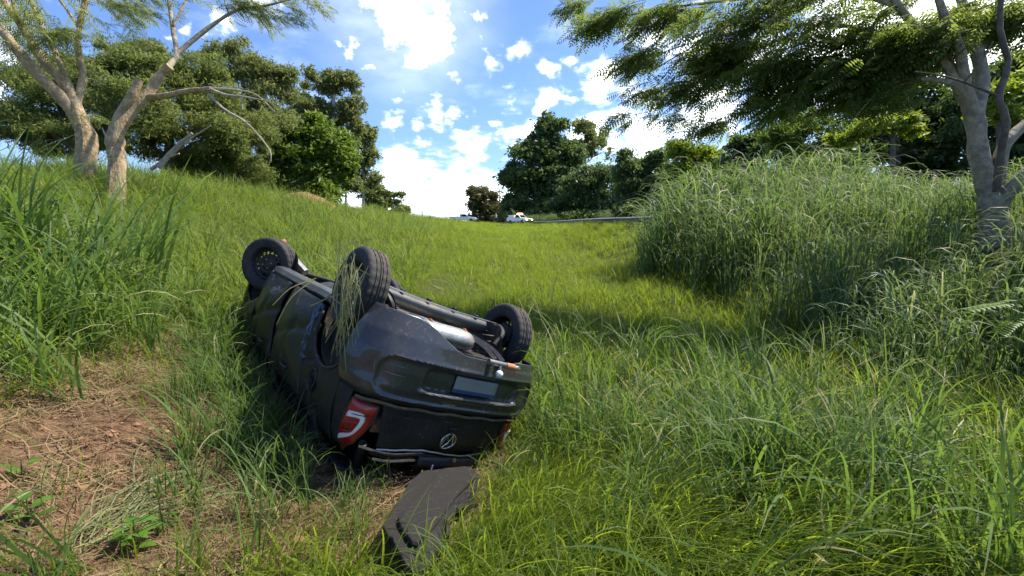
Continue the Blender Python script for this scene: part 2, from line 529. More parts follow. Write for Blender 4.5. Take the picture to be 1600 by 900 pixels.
gcol = t.mix(ba, gcol, soil)
b = t.node('ShaderNodeBsdfPrincipled', {'Base Color': gcol, 'Roughness': .95})
b.inputs['Specular IOR Level'].default_value = .1
bn = t.node('ShaderNodeBump', {'Height': t.math('ADD', n2, n3), 'Strength': .9, 'Distance': .04})
t.l.new(bn.outputs[0], b.inputs['Normal']); t.l.new(b.outputs[0], t.out.inputs[0])
ground = obj('ground', mesh('ground', np.stack([GX, GY, GZ], -1).reshape(-1, 3), Fg, mg, True, {'bare': bare(GX, GY).ravel(), 'dry': dryzone(GX, GY).ravel()}))
tag(ground, 'grassy ditch floor and banks of red brown soil', None, None, 'structure')

ry = np.arange(-60, 131, 1.5)
G = np.stack([np.stack([road_x(ry) + dx * np.ones_like(ry), ry, 1.49 + .03 * (1 - (dx / 3.4) ** 2) * np.ones_like(ry)], -1) for dx in (-3.4, -1.2, 1.2, 3.4)])
rd = MB().grid(G).build('road', M['asphalt'])
tag(rd, 'grey asphalt road behind the tall grass curving left in the distance', None, None, 'structure')

# ------------------------------------------------------------------ grass
def clump(nb, h, hv, width, spread, tilt, arch, seg, r, az=None, azs=3.2, twist=.4, droop=0):
    V = []; F = []; TI = []; TP = []; n = 0
    for b_ in range(nb):
        L = h * (1 + hv * r.uniform(-1, 1))
        a = r.uniform(-np.pi, np.pi) if az is None else az + r.normal(0, azs)
        rr = spread * math.sqrt(r.uniform(0, 1)); ra = r.uniform(0, 6.28)
        p = np.array([rr * math.cos(ra), rr * math.sin(ra), -.03])
        th = abs(r.normal(0, tilt)) ; ar = arch * r.uniform(.3, 1.6)
        hd = np.array([math.cos(a), math.sin(a), 0]); sd0 = np.array([-math.sin(a), math.cos(a), 0])
        wd = width * r.uniform(.7, 1.3); tw = r.uniform(-twist, twist)
        ti = r.uniform(0, 1)
        for s in range(seg + 1):
            f = s / seg
            ang = th + ar * f ** 1.6 + droop * max(0, f - .6) ** 1.2
            if s:
                p = p + (hd * math.sin(ang) + np.array([0, 0, math.cos(ang)])) * L / seg
            w_ = wd * (min(1, .55 + f * 2.2) if f < .3 else 1.0) * (1 - f) ** .55
            w_ = max(w_, wd * .04)
            ca = tw * f * 2
            nrm = hd * math.cos(ang) - np.array([0, 0, math.sin(ang)])
            sd = sd0 * math.cos(ca) + nrm * math.sin(ca)
            V += [p - sd * w_ / 2, p + sd * w_ / 2]
            TI += [ti, ti]; TP += [f, f]
            if s:
                F.append([n - 2, n - 1, n + 1, n])
            n += 2
    return np.array(V), np.array(F), np.array(TI), np.array(TP)

def clump_obj(name, mat, *a, **k):
    V, F, TI, TP = clump(*a, **k)
    me = mesh(name, V, F, mat, True, {'tint': TI, 'tip': TP})
    return bpy.data.objects.new(name, me)

def scatter(name, variants, P, rot, scl, ids, label, cat):
    """one stuff object: clumps set on points by geometry nodes"""
    me = bpy.data.meshes.new(name)
    n = len(P)
    me.vertices.add(n); me.vertices.foreach_set('co', np.asarray(P, np.float32).ravel())
    for an, ty, key, val in (('rot', 'FLOAT_VECTOR', 'vector', np.asarray(rot, np.float32).ravel()), ('scl', 'FLOAT_VECTOR', 'vector', np.asarray(scl, np.float32).ravel()), ('idx', 'INT', 'value', np.asarray(ids, np.int32))):
        a_ = me.attributes.new(an, ty, 'POINT'); a_.data.foreach_set(key, val)
    o = obj(name, me)
    ng = bpy.data.node_groups.new(name, 'GeometryNodeTree')
    ng.interface.new_socket('Geometry', in_out='INPUT', socket_type='NodeSocketGeometry')
    ng.interface.new_socket('Geometry', in_out='OUTPUT', socket_type='NodeSocketGeometry')
    gi = ng.nodes.new('NodeGroupInput'); go = ng.nodes.new('NodeGroupOutput')
    jn = ng.nodes.new('GeometryNodeJoinGeometry')
    for v in variants:
        oi = ng.nodes.new('GeometryNodeObjectInfo'); oi.inputs['Object'].default_value = v
        g2 = ng.nodes.new('GeometryNodeGeometryToInstance')
        ng.links.new(oi.outputs['Geometry'], g2.inputs[0]); ng.links.new(g2.outputs[0], jn.inputs[0])
    ip = ng.nodes.new('GeometryNodeInstanceOnPoints')
    ip.inputs['Pick Instance'].default_value = True
    ng.links.new(gi.outputs[0], ip.inputs['Points']); ng.links.new(jn.outputs[0], ip.inputs['Instance'])
    for an, dt, sk in (('idx', 'INT', 'Instance Index'), ('rot', 'FLOAT_VECTOR', 'Rotation'), ('scl', 'FLOAT_VECTOR', 'Scale')):
        na = ng.nodes.new('GeometryNodeInputNamedAttribute'); na.data_type = dt; na.inputs[0].default_value = an
        src = na.outputs[0]
        if an == 'rot':
            er = ng.nodes.new('FunctionNodeEulerToRotation'); ng.links.new(src, er.inputs[0]); src = er.outputs[0]
        ng.links.new(src, ip.inputs[sk])
    ng.links.new(ip.outputs[0], go.inputs[0])
    md = o.modifiers.new('scatter', 'NODES'); md.node_group = ng
    return tag(o, label, cat, None, 'stuff')

def car_local(P):
    return (np.asarray(P) - CT) @ CW

def in_car(x, y, grow=0.0):
    q = car_local(np.stack([x, y, H(x, y)], -1))
    return (np.abs(q[..., 1]) < .72 + grow) & (q[..., 0] > -.52 - grow) & (q[..., 0] < 3.1 + grow)

outl = [(640, 752), (660, 735), (735, 728), (748, 742), (750, 756), (741, 784), (727, 795), (712, 801), (699, 812), (698, 842), (690, 858), (676, 876), (660, 890), (650, 895), (636, 884), (615, 846), (613, 838), (606, 836), (598, 820)]
SHELF_P = np.array([ground_hit(*q)[:2] for q in outl])
def pnpoly(x, y, P_):
    r = np.zeros(np.shape(x), bool)
    for i in range(len(P_)):
        (x1, y1), (x2, y2) = P_[i - 1], P_[i]
        r ^= ((y1 > y) != (y2 > y)) & (x < (x2 - x1) * (y - y1) / (y2 - y1 + 1e-12) + x1)
    return r
def in_shelf(x, y):
    return pnpoly(x, y, SHELF_P) | pnpoly(x, y + .10, SHELF_P) | pnpoly(x + .05, y + .2, SHELF_P) | pnpoly(x + .03, y + .32, SHELF_P)
def low(x, y):
    """grass is beaten down round the tail of the wreck"""
    a = 1 - sstep(.55, 1.25, np.hypot((x + .25) / 1.15, (y - 2.85)))
    b_ = 1 - sstep(.3, .8, np.hypot(x + 1.75, (y - 3.2)))
    q = np.clip(((x + 1.35) * -1.65 + (y - 2.9) * 1.7) / (1.65 ** 2 + 1.7 ** 2), 0, 1)
    c_ = 1 - sstep(.35, .85, np.hypot(x + 1.35 + 1.65 * q, y - 2.9 - 1.7 * q))
    return 1 - .55 * np.maximum(np.maximum(a, .45 * b_), .6 * c_)

def cand(y0, y1, dens, xl, xr):
    """random points in a strip of the view wedge, a little wider than the frame"""
    n = int((y1 - y0) * (xr - xl) * dens)
    x = rng.uniform(xl, xr, n); y = rng.uniform(y0, y1, n)
    k = np.abs(x) < 1.3 * y + 2.0
    return x[k], y[k]

def tall_edge(y):
    return 3.75 + .35 * np.sin(y * .9) + .2 * np.sin(y * 2.3 + 1) + .5 * sstep(4.5, 2.5, y)

V_MEADOW = [clump_obj('meadow_clump', M['meadow'], 16, .36, .45, .0085, .10, .28, .9, 4, np.random.default_rng(i)) for i in range(5)] + \
           [clump_obj('meadow_clump', M['meadow'], 14, .40, .4, .010, .12, .5, 1.7, 5, np.random.default_rng(40 + i)) for i in range(3)]
P = []; RT = []; S = []; I = []
for (y0, y1, dn, xl, xr, sc) in ((.7, 4, 95, -4, 6, 1.0), (4, 8, 85, -9, 6, 1.0), (8, 15, 55, -9.5, 6, 1.0), (15, 30, 24, -10.5, 8, 1.25), (30, 60, 8, -13, 8, 1.8), (60, 118, 3, -24, 12, 2.3)):
    x, y = cand(y0, y1, dn, xl, xr)
    keep = ~in_car(x, y, .05) & ~in_shelf(x, y) & (x < np.where(y < 16.5, tall_edge(y) + 1.0, road_x(y) - 3.5))
    bk = bare(x, y)
    dr = dryzone(x, y)
    pr = (1 - .93 * bk) * (1 - .80 * np.clip(dr * 1.3, 0, 1))
    # the left bank carries the other grass further up
    pr = pr * (1 - .8 * sstep(-2.5, -4.5, x) * (1 - sstep(24, 32, y)))
    keep &= rng.uniform(0, 1, len(x)) < pr
    x, y = x[keep], y[keep]
    hs = .85 + .5 * snoise(x, y, .9, 5) + .4 * snoise(x, y, 2.6, 6)
    hs = hs * np.where(y < 9, .98, .92) * (1 + .25 * sstep(1.5, 3.5, x) * (1 - sstep(14, 18, y)))
    s = sc * hs * rng.uniform(.75, 1.25, len(x)) * low(x, y)
    n = len(x)
    P.append(np.stack([x, y, H(x, y)], -1)); RT.append(np.stack([rng.normal(0, .12, n), rng.normal(0, .12, n), rng.uniform(0, 6.28, n)], -1))
    S.append(np.stack([s * (1.0 if sc < 1.5 else 1.25), s * (1.0 if sc < 1.5 else 1.25), s * (1 if sc < 1.5 else .62)], -1)); I.append(rng.integers(0, len(V_MEADOW), n))
scatter('meadow_grass', V_MEADOW, np.concatenate(P), np.concatenate(RT), np.concatenate(S), np.concatenate(I), 'bright yellow green meadow grass covering the ditch floor around the car', 'grass')
N_MEADOW = sum(map(len, P))

# left bank: paler, leafier grass up the slope
V_BANK = [clump_obj('bank_clump', M['bank'], 11, .46, .45, .013, .10, .35, 1.2, 5, np.random.default_rng(60 + i)) for i in range(6)]
P = []; RT = []; S = []; I = []
for (y0, y1, dn, xl, xr, sc) in ((.9, 6, 95, -7, -.5, .8), (5, 14, 48, -12, -2.2, 1.0), (14, 34, 20, -13, -4, 1.25), (34, 70, 5, -18, -7, 1.6)):
    x, y = cand(y0, y1, dn, xl, xr)
    keep = ~in_car(x, y, .02)
    pr = (1 - .95 * bare(x, y)) * (1 - .52 * np.clip(dryzone(x, y) * 1.2, 0, 1)) * (.4 + .6 * sstep(-2.2, -4, x))
    pr = pr * np.clip(.8 + .8 * snoise(x, y, 1.2, 15), .25, 1)
    keep &= rng.uniform(0, 1, len(x)) < pr
    x, y = x[keep], y[keep]; n = len(x)
    s = sc * rng.uniform(.6, 1.3, n) * (1 + .3 * snoise(x, y, 1.1, 7)) * low(x, y) * (1 - .5 * np.clip(dryzone(x, y), 0, 1))
    P.append(np.stack([x, y, H(x, y)], -1)); RT.append(np.stack([rng.normal(0, .15, n), rng.normal(0, .15, n), rng.uniform(0, 6.28, n)], -1))
    S.append(np.stack([s, s, s], -1)); I.append(rng.integers(0, len(V_BANK), n))
scatter('bank_grass', V_BANK, np.concatenate(P), np.concatenate(RT), np.concatenate(S), np.concatenate(I), 'pale green leafy grass growing up the left bank', 'grass')

# broad blades: close left, beside the car, right foreground tussocks
V_BROAD = [clump_obj('broad_clump', M['broad'], 12, 1.0, .35, .023, .12, .28, .95, 8, np.random.default_rng(80 + i), droop=.8) for i in range(5)] + \
          [clump_obj('broad_tussock', M['lush'], 14, .58, .35, .015, .09, .5, 1.3, 7, np.random.default_rng(90 + i), droop=1.0) for i in range(4)]
x, y, s, ii = [], [], [], []
def put(n, cx, cy, sx, sy, s0, s1, big):
    x.extend(rng.normal(cx, sx, n)); y.extend(rng.normal(cy, sy, n)); s.extend(rng.uniform(s0, s1, n))
    ii.extend(rng.integers(0, 5, n) if big else rng.integers(5, 9, n))
put(70, 1.5, 2.7, .7, .45, .6, 1.0, False)
put(60, 2.4, 3.6, .7, .7, .6, 1.0, False)
put(50, .8, 3.4, .4, .5, .6, .95, False)
put(50, 1.3, 5.0, .9, .8, .6, .95, False)
put(16, -.1, 1.95, .5, .12, .35, .55, False)
for q_ in np.linspace(0, 1, 9):
    put(9, -1.45 - 1.5 * q_, 2.85 + 1.7 * q_, .16, .16, .55, .85, False)
put(30, -2.6, 2.5, .9, .6, .35, .65, False)
put(150, -5.1, 4.8, .5, .5, 1.15, 1.7, True)
put(40, -4.0, 4.2, .4, .3, .8, 1.25, True)
put(26, -3.75, 3.2, .3, .3, .9, 1.25, True)
put(16, -2.2, 3.4, .25, .4, .45, .75, False)
put(12, -2.9, 4.6, .25, .4, .5, .8, False)
put(50, -5.3, 4.6, .6, .6, .8, 1.3, True)
put(40, -4.4, 4.4, .7, .7, .5, .8, True)
put(26, -3.6, 4.5, .6, .5, .7, 1.1, False)
put(20, -2.5, 4.0, .35, .35, .5, .8, False)
put(12, -1.75, 2.95, .3, .2, .5, .75, False)
put(22, -2.3, 2.4, .9, .5, .4, .75, False)
put(8, -.95, 3.0, .15, .15, .5, .8, False)
put(18, 1.2, 3.3, .5, .5, .5, .8, False)
put(14, .9, 2.3, .5, .3, .5, .75, False)
put(15, 1.55, 2.8, .18, .14, .65, .95, False)
put(14, -1.15, 2.7, .2, .25, .5, .8, False)
put(24, 2.8, 3.3, .7, .6, .45, .75, False)
put(16, 1.6, 5.2, 1.0, .9, .5, .8, False)
x, y, s, ii = map(np.array, (x, y, s, ii))
k = ~in_car(x, y, .05) & ~in_shelf(x, y) & (np.hypot(x, y) > 1.5) & (bare(x, y) < .6)
x, y, s, ii = x[k], y[k], s[k], ii[k]; n = len(x); s = s * low(x, y)
scatter('broad_blade_grass', V_BROAD, np.stack([x, y, H(x, y)], -1), np.stack([rng.normal(0, .15, n), rng.normal(0, .15, n), rng.uniform(0, 6.28, n)], -1), np.stack([s] * 3, -1), ii, 'broad dark green blades in tufts at the left edge and around the car', 'grass')

# trampled grass in front and right of the car, lying over to the right and towards the viewer
V_FLAT = [clump_obj('flat_clump', M['meadow'], 14, .50, .4, .011, .14, 1.05, .75, 5, np.random.default_rng(120 + i), az=0, azs=.55) for i in range(5)]
x = np.concatenate([rng.normal(.55, .5, 420), rng.normal(.2, .6, 260), rng.normal(1.4, .6, 220)]); y = np.concatenate([rng.normal(2.5, .35, 420), rng.normal(2.1, .25, 260), rng.normal(2.7, .6, 220)])
k = ~in_car(x, y, .05) & ~in_shelf(x, y) & (np.hypot(x, y) > 1.5) & (bare(x, y) < .7)
x, y = x[k], y[k]; n = len(x)
s = rng.uniform(.7, 1.15, n) * (.45 + .55 * low(x, y))
scatter('trampled_grass', V_FLAT, np.stack([x, y, H(x, y) + .02], -1), np.stack([rng.normal(0, .12, n), rng.normal(0, .12, n), -.75 + rng.normal(0, .4, n) + .5 * snoise(x, y, 2, 33)], -1), np.stack([s] * 3, -1), rng.integers(0, 5, n), 'flattened long grass lying in front of the wreck', 'grass')

# tall stand on the right bank
V_TALL = [clump_obj('tall_clump', M['tall'], 17, 1.75, .25, .033, .20, .13, .28, 10, np.random.default_rng(140 + i), droop=6.0) for i in range(6)] + \
         [clump_obj('tall_skirt', M['tall'], 14, .85, .35, .022, .22, .35, .8, 8, np.random.default_rng(150 + i), droop=4.0) for i in range(3)]
x, y = cand(1.8, 16.5, 15, 3.2, 10.2)
ed = tall_edge(y)
fade = 1 - sstep(13.5, 16.5, y + .8 * np.sin(x * 2))
k = (x > ed) & (x < 10.0) & (rng.uniform(0, 1, len(x)) < fade * sstep(ed - .1, ed + .6, x) + .05) & (np.hypot(x - 6.9, y - 6.75) > .38)
x, y = x[k], y[k]; n = len(x)
edge = sstep(0, 1.1, x - tall_edge(y))
isk = rng.uniform(0, 1, n) > .35 + .6 * edge
ids = np.where(isk, rng.integers(6, 9, n), rng.integers(0, 6, n))
s = rng.uniform(.72, 1.12, n) * (.62 + .42 * edge) * (1 + .12 * snoise(x, y, .8, 8)) * np.interp(y, [0, 4.2, 6, 8, 10.5, 13, 17], [.62, .66, .68, .80, 1.2, 1.50, 1.40]) * (1 - .40 * sstep(5.0, 7.6, x) * sstep(6.6, 8.6, y) * (1 - sstep(12, 15, y)))
scatter('tall_grass', V_TALL, np.stack([x, y, H(x, y)], -1), np.stack([rng.normal(0, .12, n), rng.normal(0, .12, n), rng.uniform(0, 6.28, n)], -1), np.stack([s, s, s * rng.uniform(.9, 1.15, n)], -1), ids, 'dense stand of tall arching grass on the right bank', 'grass')

# crumbled soil on the bare patches
V_CLOD = []
for i in range(4):
    r = np.random.default_rng(230 + i)
    th = np.linspace(0, np.pi, 5); ph = np.linspace(0, 2 * np.pi, 8)[:-1]
    V = [(0, 0, 1)] + [(math.sin(a_) * math.cos(b_), math.sin(a_) * math.sin(b_), math.cos(a_)) for a_ in th[1:-1] for b_ in ph] + [(0, 0, -1)]
    F = [[0, 1 + k_, 1 + (k_ + 1) % 7] for k_ in range(7)] + [[1 + q * 7 + k_, 8 + q * 7 + k_, 8 + q * 7 + (k_ + 1) % 7, 1 + q * 7 + (k_ + 1) % 7] for q in range(2) for k_ in range(7)] + [[22, 15 + (k_ + 1) % 7, 15 + k_] for k_ in range(7)]
    V = np.array(V) * (1 + r.normal(0, .16, (len(V), 1))) * np.array([1, .8, .6]) * .02
    V_CLOD.append(bpy.data.objects.new('clod', mesh('clod', V, F, M['soil'], False)))
x, y = cand(.8, 6, 260, -5.5, .3)
k = (rng.uniform(0, 1, len(x)) < (.85 * bare(x, y) + .22 * dryzone(x, y))) & ~in_car(x, y, 0) & ~in_shelf(x, y)
x, y = x[k], y[k]
x = np.concatenate([x] + [rng.normal(p[0], .16, 50) for p, r_ in BARE[2:5]]); y = np.concatenate([y] + [rng.normal(p[1], .14, 50) for p, r_ in BARE[2:5]]); n = len(x)
s = np.clip(rng.exponential(.55, n), .2, 2.4)
scatter('soil_clods', V_CLOD, np.stack([x, y, H(x, y)], -1), rng.uniform(0, 6.28, (n, 3)) * np.array([.1, .1, 1]), np.stack([s] * 3, -1), rng.integers(0, 4, n), 'crumbled red brown soil on the bare patches of the left bank', 'soil')

# rank growth along the far side of the road
y = rng.uniform(17, 96, 1500); x = road_x(y) + 4.2 + np.abs(rng.normal(0, 1.1, 1500)); n = 1500
s = rng.uniform(.7, 1.25, n)
scatter('roadside_undergrowth', V_TALL, np.stack([x, y, H(x, y)], -1), np.stack([rng.normal(0, .15, n), rng.normal(0, .15, n), rng.uniform(0, 6.28, n)], -1), np.stack([s * 1.5, s * 1.5, s], -1), rng.integers(0, 6, n), 'rank tall growth along the far edge of the road', 'undergrowth')

# dry straw litter, left foreground and tyre track
def straw_clump(nb, r, L0=.22):
    V = []; F = []; TI = []; n = 0
    for i in range(nb):
        L = L0 * r.uniform(.4, 1.5); a = r.uniform(0, 6.28); c = np.array([r.normal(0, .12), r.normal(0, .12), r.uniform(.005, .05)])
        d = np.array([math.cos(a), math.sin(a), r.normal(0, .16)]); sd = np.array([-math.sin(a), math.cos(a), r.normal(0, .5)]); w_ = r.uniform(.0010, .0032)
        bend = np.array([-math.sin(a), math.cos(a), 0]) * r.normal(0, .2) * L; ti = r.uniform(0, 1)
        for s_ in range(4):
            f = s_ / 3 - .5
            p = c + d * L * f + bend * (f * f * 4)
            V += [p - sd * w_, p + sd * w_]; TI += [ti, ti]
            if s_:
                F.append([n - 2, n - 1, n + 1, n])
            n += 2
    return V, np.array(F), TI
V_STRAW = []
for i in range(5):
    V, F, TI = straw_clump(26, np.random.default_rng(170 + i))
    V_STRAW.append(bpy.data.objects.new('straw_clump', mesh('straw_clump', V, F, M['straw'], True, {'tint': TI})))
x, y = cand(.8, 7, 90, -6.5, 1.0)
pr = np.clip(1.1 * dryzone(x, y) + .08, 0, 1) * np.clip(.75 + .7 * snoise(x, y, 2.4, 12), .15, 1) * (1 - .45 * bare(x, y))
k = (rng.uniform(0, 1, len(x)) < pr) & ~in_car(x, y, -.1) & ~in_shelf(x, y)
x, y = x[k], y[k]
xe = np.concatenate([rng.normal(p[0], .25, 40) for p, r in BARE[2:5]]); ye = np.concatenate([rng.normal(p[1], .22, 40) for p, r in BARE[2:5]])
x2, y2 = cand(1.2, 9, 9, -4, 4.2); k2 = ~in_car(x2, y2, .1) & ~in_shelf(x2, y2)
x = np.concatenate([x, xe, x2[k2]]); y = np.concatenate([y, ye, y2[k2]]); n = len(x)
s = rng.uniform(.5, 1.05, n)
sl_ = np.stack([rng.normal(0, .08, n), np.where(x < -1.5, .25, 0) + rng.normal(0, .08, n), np.zeros(n)], -1)
scatter('dry_straw', V_STRAW, np.stack([x, y, H(x, y) + .005], -1), sl_, np.stack([s] * 3, -1), rng.integers(0, 5, n), 'brown dry straw littering the soil of the left bank', 'straw')

# seed stalks standing and leaning over the right-hand grass
def stalk_clump(r, nb=4):
    V = []; F = []; TI = []; n = 0
    for i in range(nb):
        L = r.uniform(.55, .95); a = r.uniform(0, 6.28); th = abs(r.normal(.25, .3)); p = np.array([r.normal(0, .06), r.normal(0, .06), 0.]); ti = r.uniform(0, 1)
        hd = np.array([math.cos(a), math.sin(a), 0]); sd = np.array([-math.sin(a), math.cos(a), 0])
        for s_ in range(9):
            f = s_ / 8; ang = th + .7 * f ** 2
            if s_:
                p = p + (hd * math.sin(ang) + np.array([0, 0, math.cos(ang)])) * L / 8
            w_ = .0016 if f < .7 else (.004 * (1.02 - f) / .3 + .001)
            V += [p - sd * w_, p + sd * w_]; TI += [ti, ti]
            if s_:
                F.append([n - 2, n - 1, n + 1, n])
            n += 2
        for q in range(10):
            f = .7 + .03 * q; o_ = p - (hd * math.sin(ang) + np.array([0, 0, math.cos(ang)])) * L * (1 - f)
            dd = sd * (.014 if q % 2 else -.014) + hd * .012 + np.array([0, 0, .012])
            V += [o_, o_ + dd * .5 + hd * .003, o_ + dd, o_ + dd * .5 - hd * .003]; TI += [ti] * 4
            F.append([n, n + 1, n + 2, n + 3]); n += 4
    return V, np.array(F), TI
V_STALK = []
for i in range(5):
    V, F, TI = stalk_clump(np.random.default_rng(200 + i))
    V_STALK.append(bpy.data.objects.new('stalk_clump', mesh('stalk_clump', V, F, M['stalk'], True, {'tint': TI})))
x = np.concatenate([rng.normal(2.5, 1.0, 50), rng.normal(1.2, 1.2, 50), rng.uniform(-4, 3.5, 120)]); y = np.concatenate([rng.normal(3.3, 1.0, 50), rng.normal(5.5, 1.5, 50), rng.uniform(6, 22, 120)])
k = ~in_car(x, y, .1) & ~in_shelf(x, y) & (np.hypot(x, y) > 2.2) & (low(x, y) > .9) & ((x > .35) | (y > 5.5))
x, y = x[k], y[k]; n = len(x); s = rng.uniform(.7, 1.2, n)
scatter('seed_stalks', V_STALK, np.stack([x, y, H(x, y)], -1), np.stack([rng.normal(0, .2, n), rng.normal(0, .2, n), rng.uniform(0, 6.28, n)], -1), np.stack([s] * 3, -1), rng.integers(0, 5, n), 'pale ripe seed stalks scattered through the meadow grass', 'grass')

# ------------------------------------------------------------------ the overturned car
# car frame: x forward, y to the car's left, z up; origin under the rear axle
CARM = Matrix([[*CW[0], CT[0]], [*CW[1], CT[1]], [*CW[2], CT[2]], [0, 0, 0, 1]])
car = empty('overturned_car', label='dark grey hatchback lying upside down on its roof in the grass', cat='car', matrix=CARM)

def fourway(x, seed):
    return snoise(x[..., 0] + .7 * x[..., 2], x[..., 1] - .6 * x[..., 2] + 1.7 * x[..., 2], 5.5, seed)

WX = [-.6, -.3, .3, 1.2, 2.0, 2.8, 3.12, 3.3]
WY = [.76, .795, .815, .825, .82, .80, .73, .62]
ZP = [.14, .18, .25, .35, .5, .65, .75, .9, 1.0, 1.1, 1.25, 1.4]
DP = [-.10, -.06, -.03, -.012, 0, .004, -.004, -.03, -.06, -.12, -.2, -.3]
def side_y(x, z):
    return np.interp(x, WX, WY) + np.interp(z, ZP, DP)

# rear outline, measured along from the centre
_cp = spline([(-.675, 0), (-.668, .25), (-.645, .45), (-.60, .60), (-.53, .70), (-.43, .76), (-.28, .788), (-.1, .80), (.2, .812), (.5, .818)], 200)
_l = np.concatenate([[0], np.cumsum(np.linalg.norm(np.diff(_cp, axis=0), axis=1))])
def outline(l, d=0.0):
    l = np.asarray(l, float); a = np.abs(l)
    x = np.interp(a, _l, _cp[:, 0]); y = np.interp(a, _l, _cp[:, 1])
    e = .02
    tx = np.interp(a + e, _l, _cp[:, 0]) - np.interp(np.maximum(a - e, 0), _l, _cp[:, 0]); ty = np.interp(a + e, _l, _cp[:, 1]) - np.interp(np.maximum(a - e, 0), _l, _cp[:, 1])
    n = np.hypot(tx, ty) + 1e-9
    return np.stack([x + d * (-ty / n), np.sign(l + 1e-9) * (y + d * (tx / n))], -1)
def l_of_x(x):
    k = _l > .55
    return np.interp(x, _cp[k, 0], _l[k])
def l_of_y(y):
    return np.interp(y, _cp[:, 1], _l)
BZ = [.04, .13, .22, .34, .45, .56, .62, .655, .68]
BD = [-.075, -.03, .015, .045, .055, .05, .03, .0, -.03]
TZ = [.60, .66, .75, .9, 1.0, 1.1, 1.25, 1.4]
TD = [-.03, -.025, -.02, -.04, -.075, -.16, -.30, -.42]

def rear_patch(l0, l1, z0, z1, nl, nz, dfun):
    """l0,l1 / z0,z1 may be functions of the other fraction"""
    a = np.linspace(0, 1, nl)[:, None]; b_ = np.linspace(0, 1, nz)[None, :]
    f = lambda q, s: q(s) if callable(q) else q
    l = f(l0, b_) * (1 - a) + f(l1, b_) * a
    z = f(z0, l) * (1 - b_) + f(z1, l) * b_
    l, z = np.broadcast_arrays(l, z)
    d = dfun(l, z)
    xy = outline(l, 0); n = outline(l, 1.0) - xy
    return np.concatenate([xy + n * d[..., None], z[..., None]], -1)

def fix(G, out):
    """flip the grid if its faces point inward; out = rough outward vector"""
    n = np.cross(G[1, 0] - G[0, 0], G[0, 1] - G[0, 0])
    c = np.cross(G[G.shape[0] // 2, G.shape[1] // 2 - 1] - G[G.shape[0] // 2 - 1, G.shape[1] // 2 - 1], G[G.shape[0] // 2 - 1, G.shape[1] // 2] - G[G.shape[0] // 2 - 1, G.shape[1] // 2 - 1])
    return G if np.dot(c, out) < 0 else G[::-1]

def panel(name, G, mat, parent=None, out=(-1, 0, 0), solid=.012):
    return MB().grid(fix(G, out)).build(name, mat, parent or car, solid=solid)

def box_sd(x, z, cx, cz, hx, hz, r):
    qx = np.abs(x - cx) - hx + r; qz = np.abs(z - cz) - hz + r
    return np.hypot(np.maximum(qx, 0), np.maximum(qz, 0)) + np.minimum(np.maximum(qx, qz), 0) - r

# --- rear bumper: moulded skin with a raised lower field, plate pocket, valance notch
def bump_d(l, z):
    d = np.interp(z, BZ, BD)
    fld = box_sd(l, z, 0, .49, .70, .135, .10)
    d = d - .022 * sstep(.012, -.012, fld) + .010 * np.exp(-(fld / .014) ** 2)
    pk = box_sd(l, z, .06, .46, .44, .075, .05)
    d = d - .035 * sstep(.02, -.02, pk)
    lip = box_sd(l, z, .06, .545, .46, .006, .006)
    d = d + .02 * np.exp(-(np.maximum(lip, 0) / .010) ** 2)
    # scuffs and dents
    d = d + .006 * snoise(l * 1.0, z * 1.3, 7, 51) - .03 * np.exp(-((l + .72) ** 2 + (z - .5) ** 2) / .012)
    vc = box_sd(l, z, .56, .235, .16, .045, .03)
    d = d - .012 * sstep(.008, -.008, vc)
    return d
LB = float(l_of_x(-.315))
zlow = lambda l: .075 + .165 * sstep(-.56, -.10, l) - .03 * sstep(.25, .40, l)
G = rear_patch(-LB, LB, zlow, .672, 170, 56, bump_d)
bumper = panel('rear_bumper', G, M['bumper'])
plt = MB()
def on_bumper(l, z, up):
    l = np.asarray(l, float); z = np.asarray(z, float)
    xy = outline(l, 0); n = outline(l, 1.0) - xy
    return np.concatenate([xy + n * (bump_d(l, z) + up)[..., None], z[..., None]], -1)
L2, Z2 = np.meshgrid(np.linspace(-.14, .26, 12), np.linspace(.395, .512, 6), indexing='ij')
G = np.stack([np.full_like(L2, -.690), L2, Z2], -1); G[..., 0] += .0 + .03 * np.abs(L2) ** 2
plate = panel('license_plate', G, M['plate'], solid=.008)
L2, Z2 = np.meshgrid(np.linspace(-.14, .26, 12), np.linspace(.486, .512, 3), indexing='ij')
G2 = np.stack([np.full_like(L2, -.6925), L2, Z2], -1); G2[..., 0] += .03 * np.abs(L2) ** 2
MB().grid(fix(G2, (-1, 0, 0))).build('blue_band', M['plate_blue'], plate)
# dirty lip along the joint with the tailgate
lp = np.linspace(-.78, .78, 60)
xy = outline(lp, .012)
MB().tube(np.stack([xy[:, 0], xy[:, 1], .678 + .004 * np.sin(lp * 23)], -1), .011, 8).build('bumper_lip', plain('muddy_bumper_lip', (.06, .05, .035), .8, 0, .4, 6, (.24, .13, .045), .8, .4, 40), car)

# --- tailgate, lamps, rear window frame
def tail_d(l, z):
    d = np.interp(z, TZ, TD)
    return d + .006 * snoise(l, z, 6, 61) - .025 * np.exp(-((l - .1) ** 2 / .15 + (z - 1.0) ** 2 / .004)) + .008 * sstep(.735, .715, z)
LT0, LT1 = float(l_of_y(.58)), float(l_of_y(.525))
G = rear_patch(lambda b_: -LT0 + .06 * b_, lambda b_: LT1 - .03 * b_, .69, lambda l: .985 + .012 * np.sin(l * 9), 70, 26, tail_d)
tailgate = panel('tailgate', G, M['paint_dirty'])
lp = np.linspace(-.52, .57, 40); xy = outline(lp, -.068)
MB().tube(np.stack([xy[:, 0], xy[:, 1], .992 + .012 * np.sin(lp * 9) + .004 * snoise(lp, lp * 0, 30, 2)], -1), .0085, 6).build('tailgate_edge', M['steel'], tailgate)

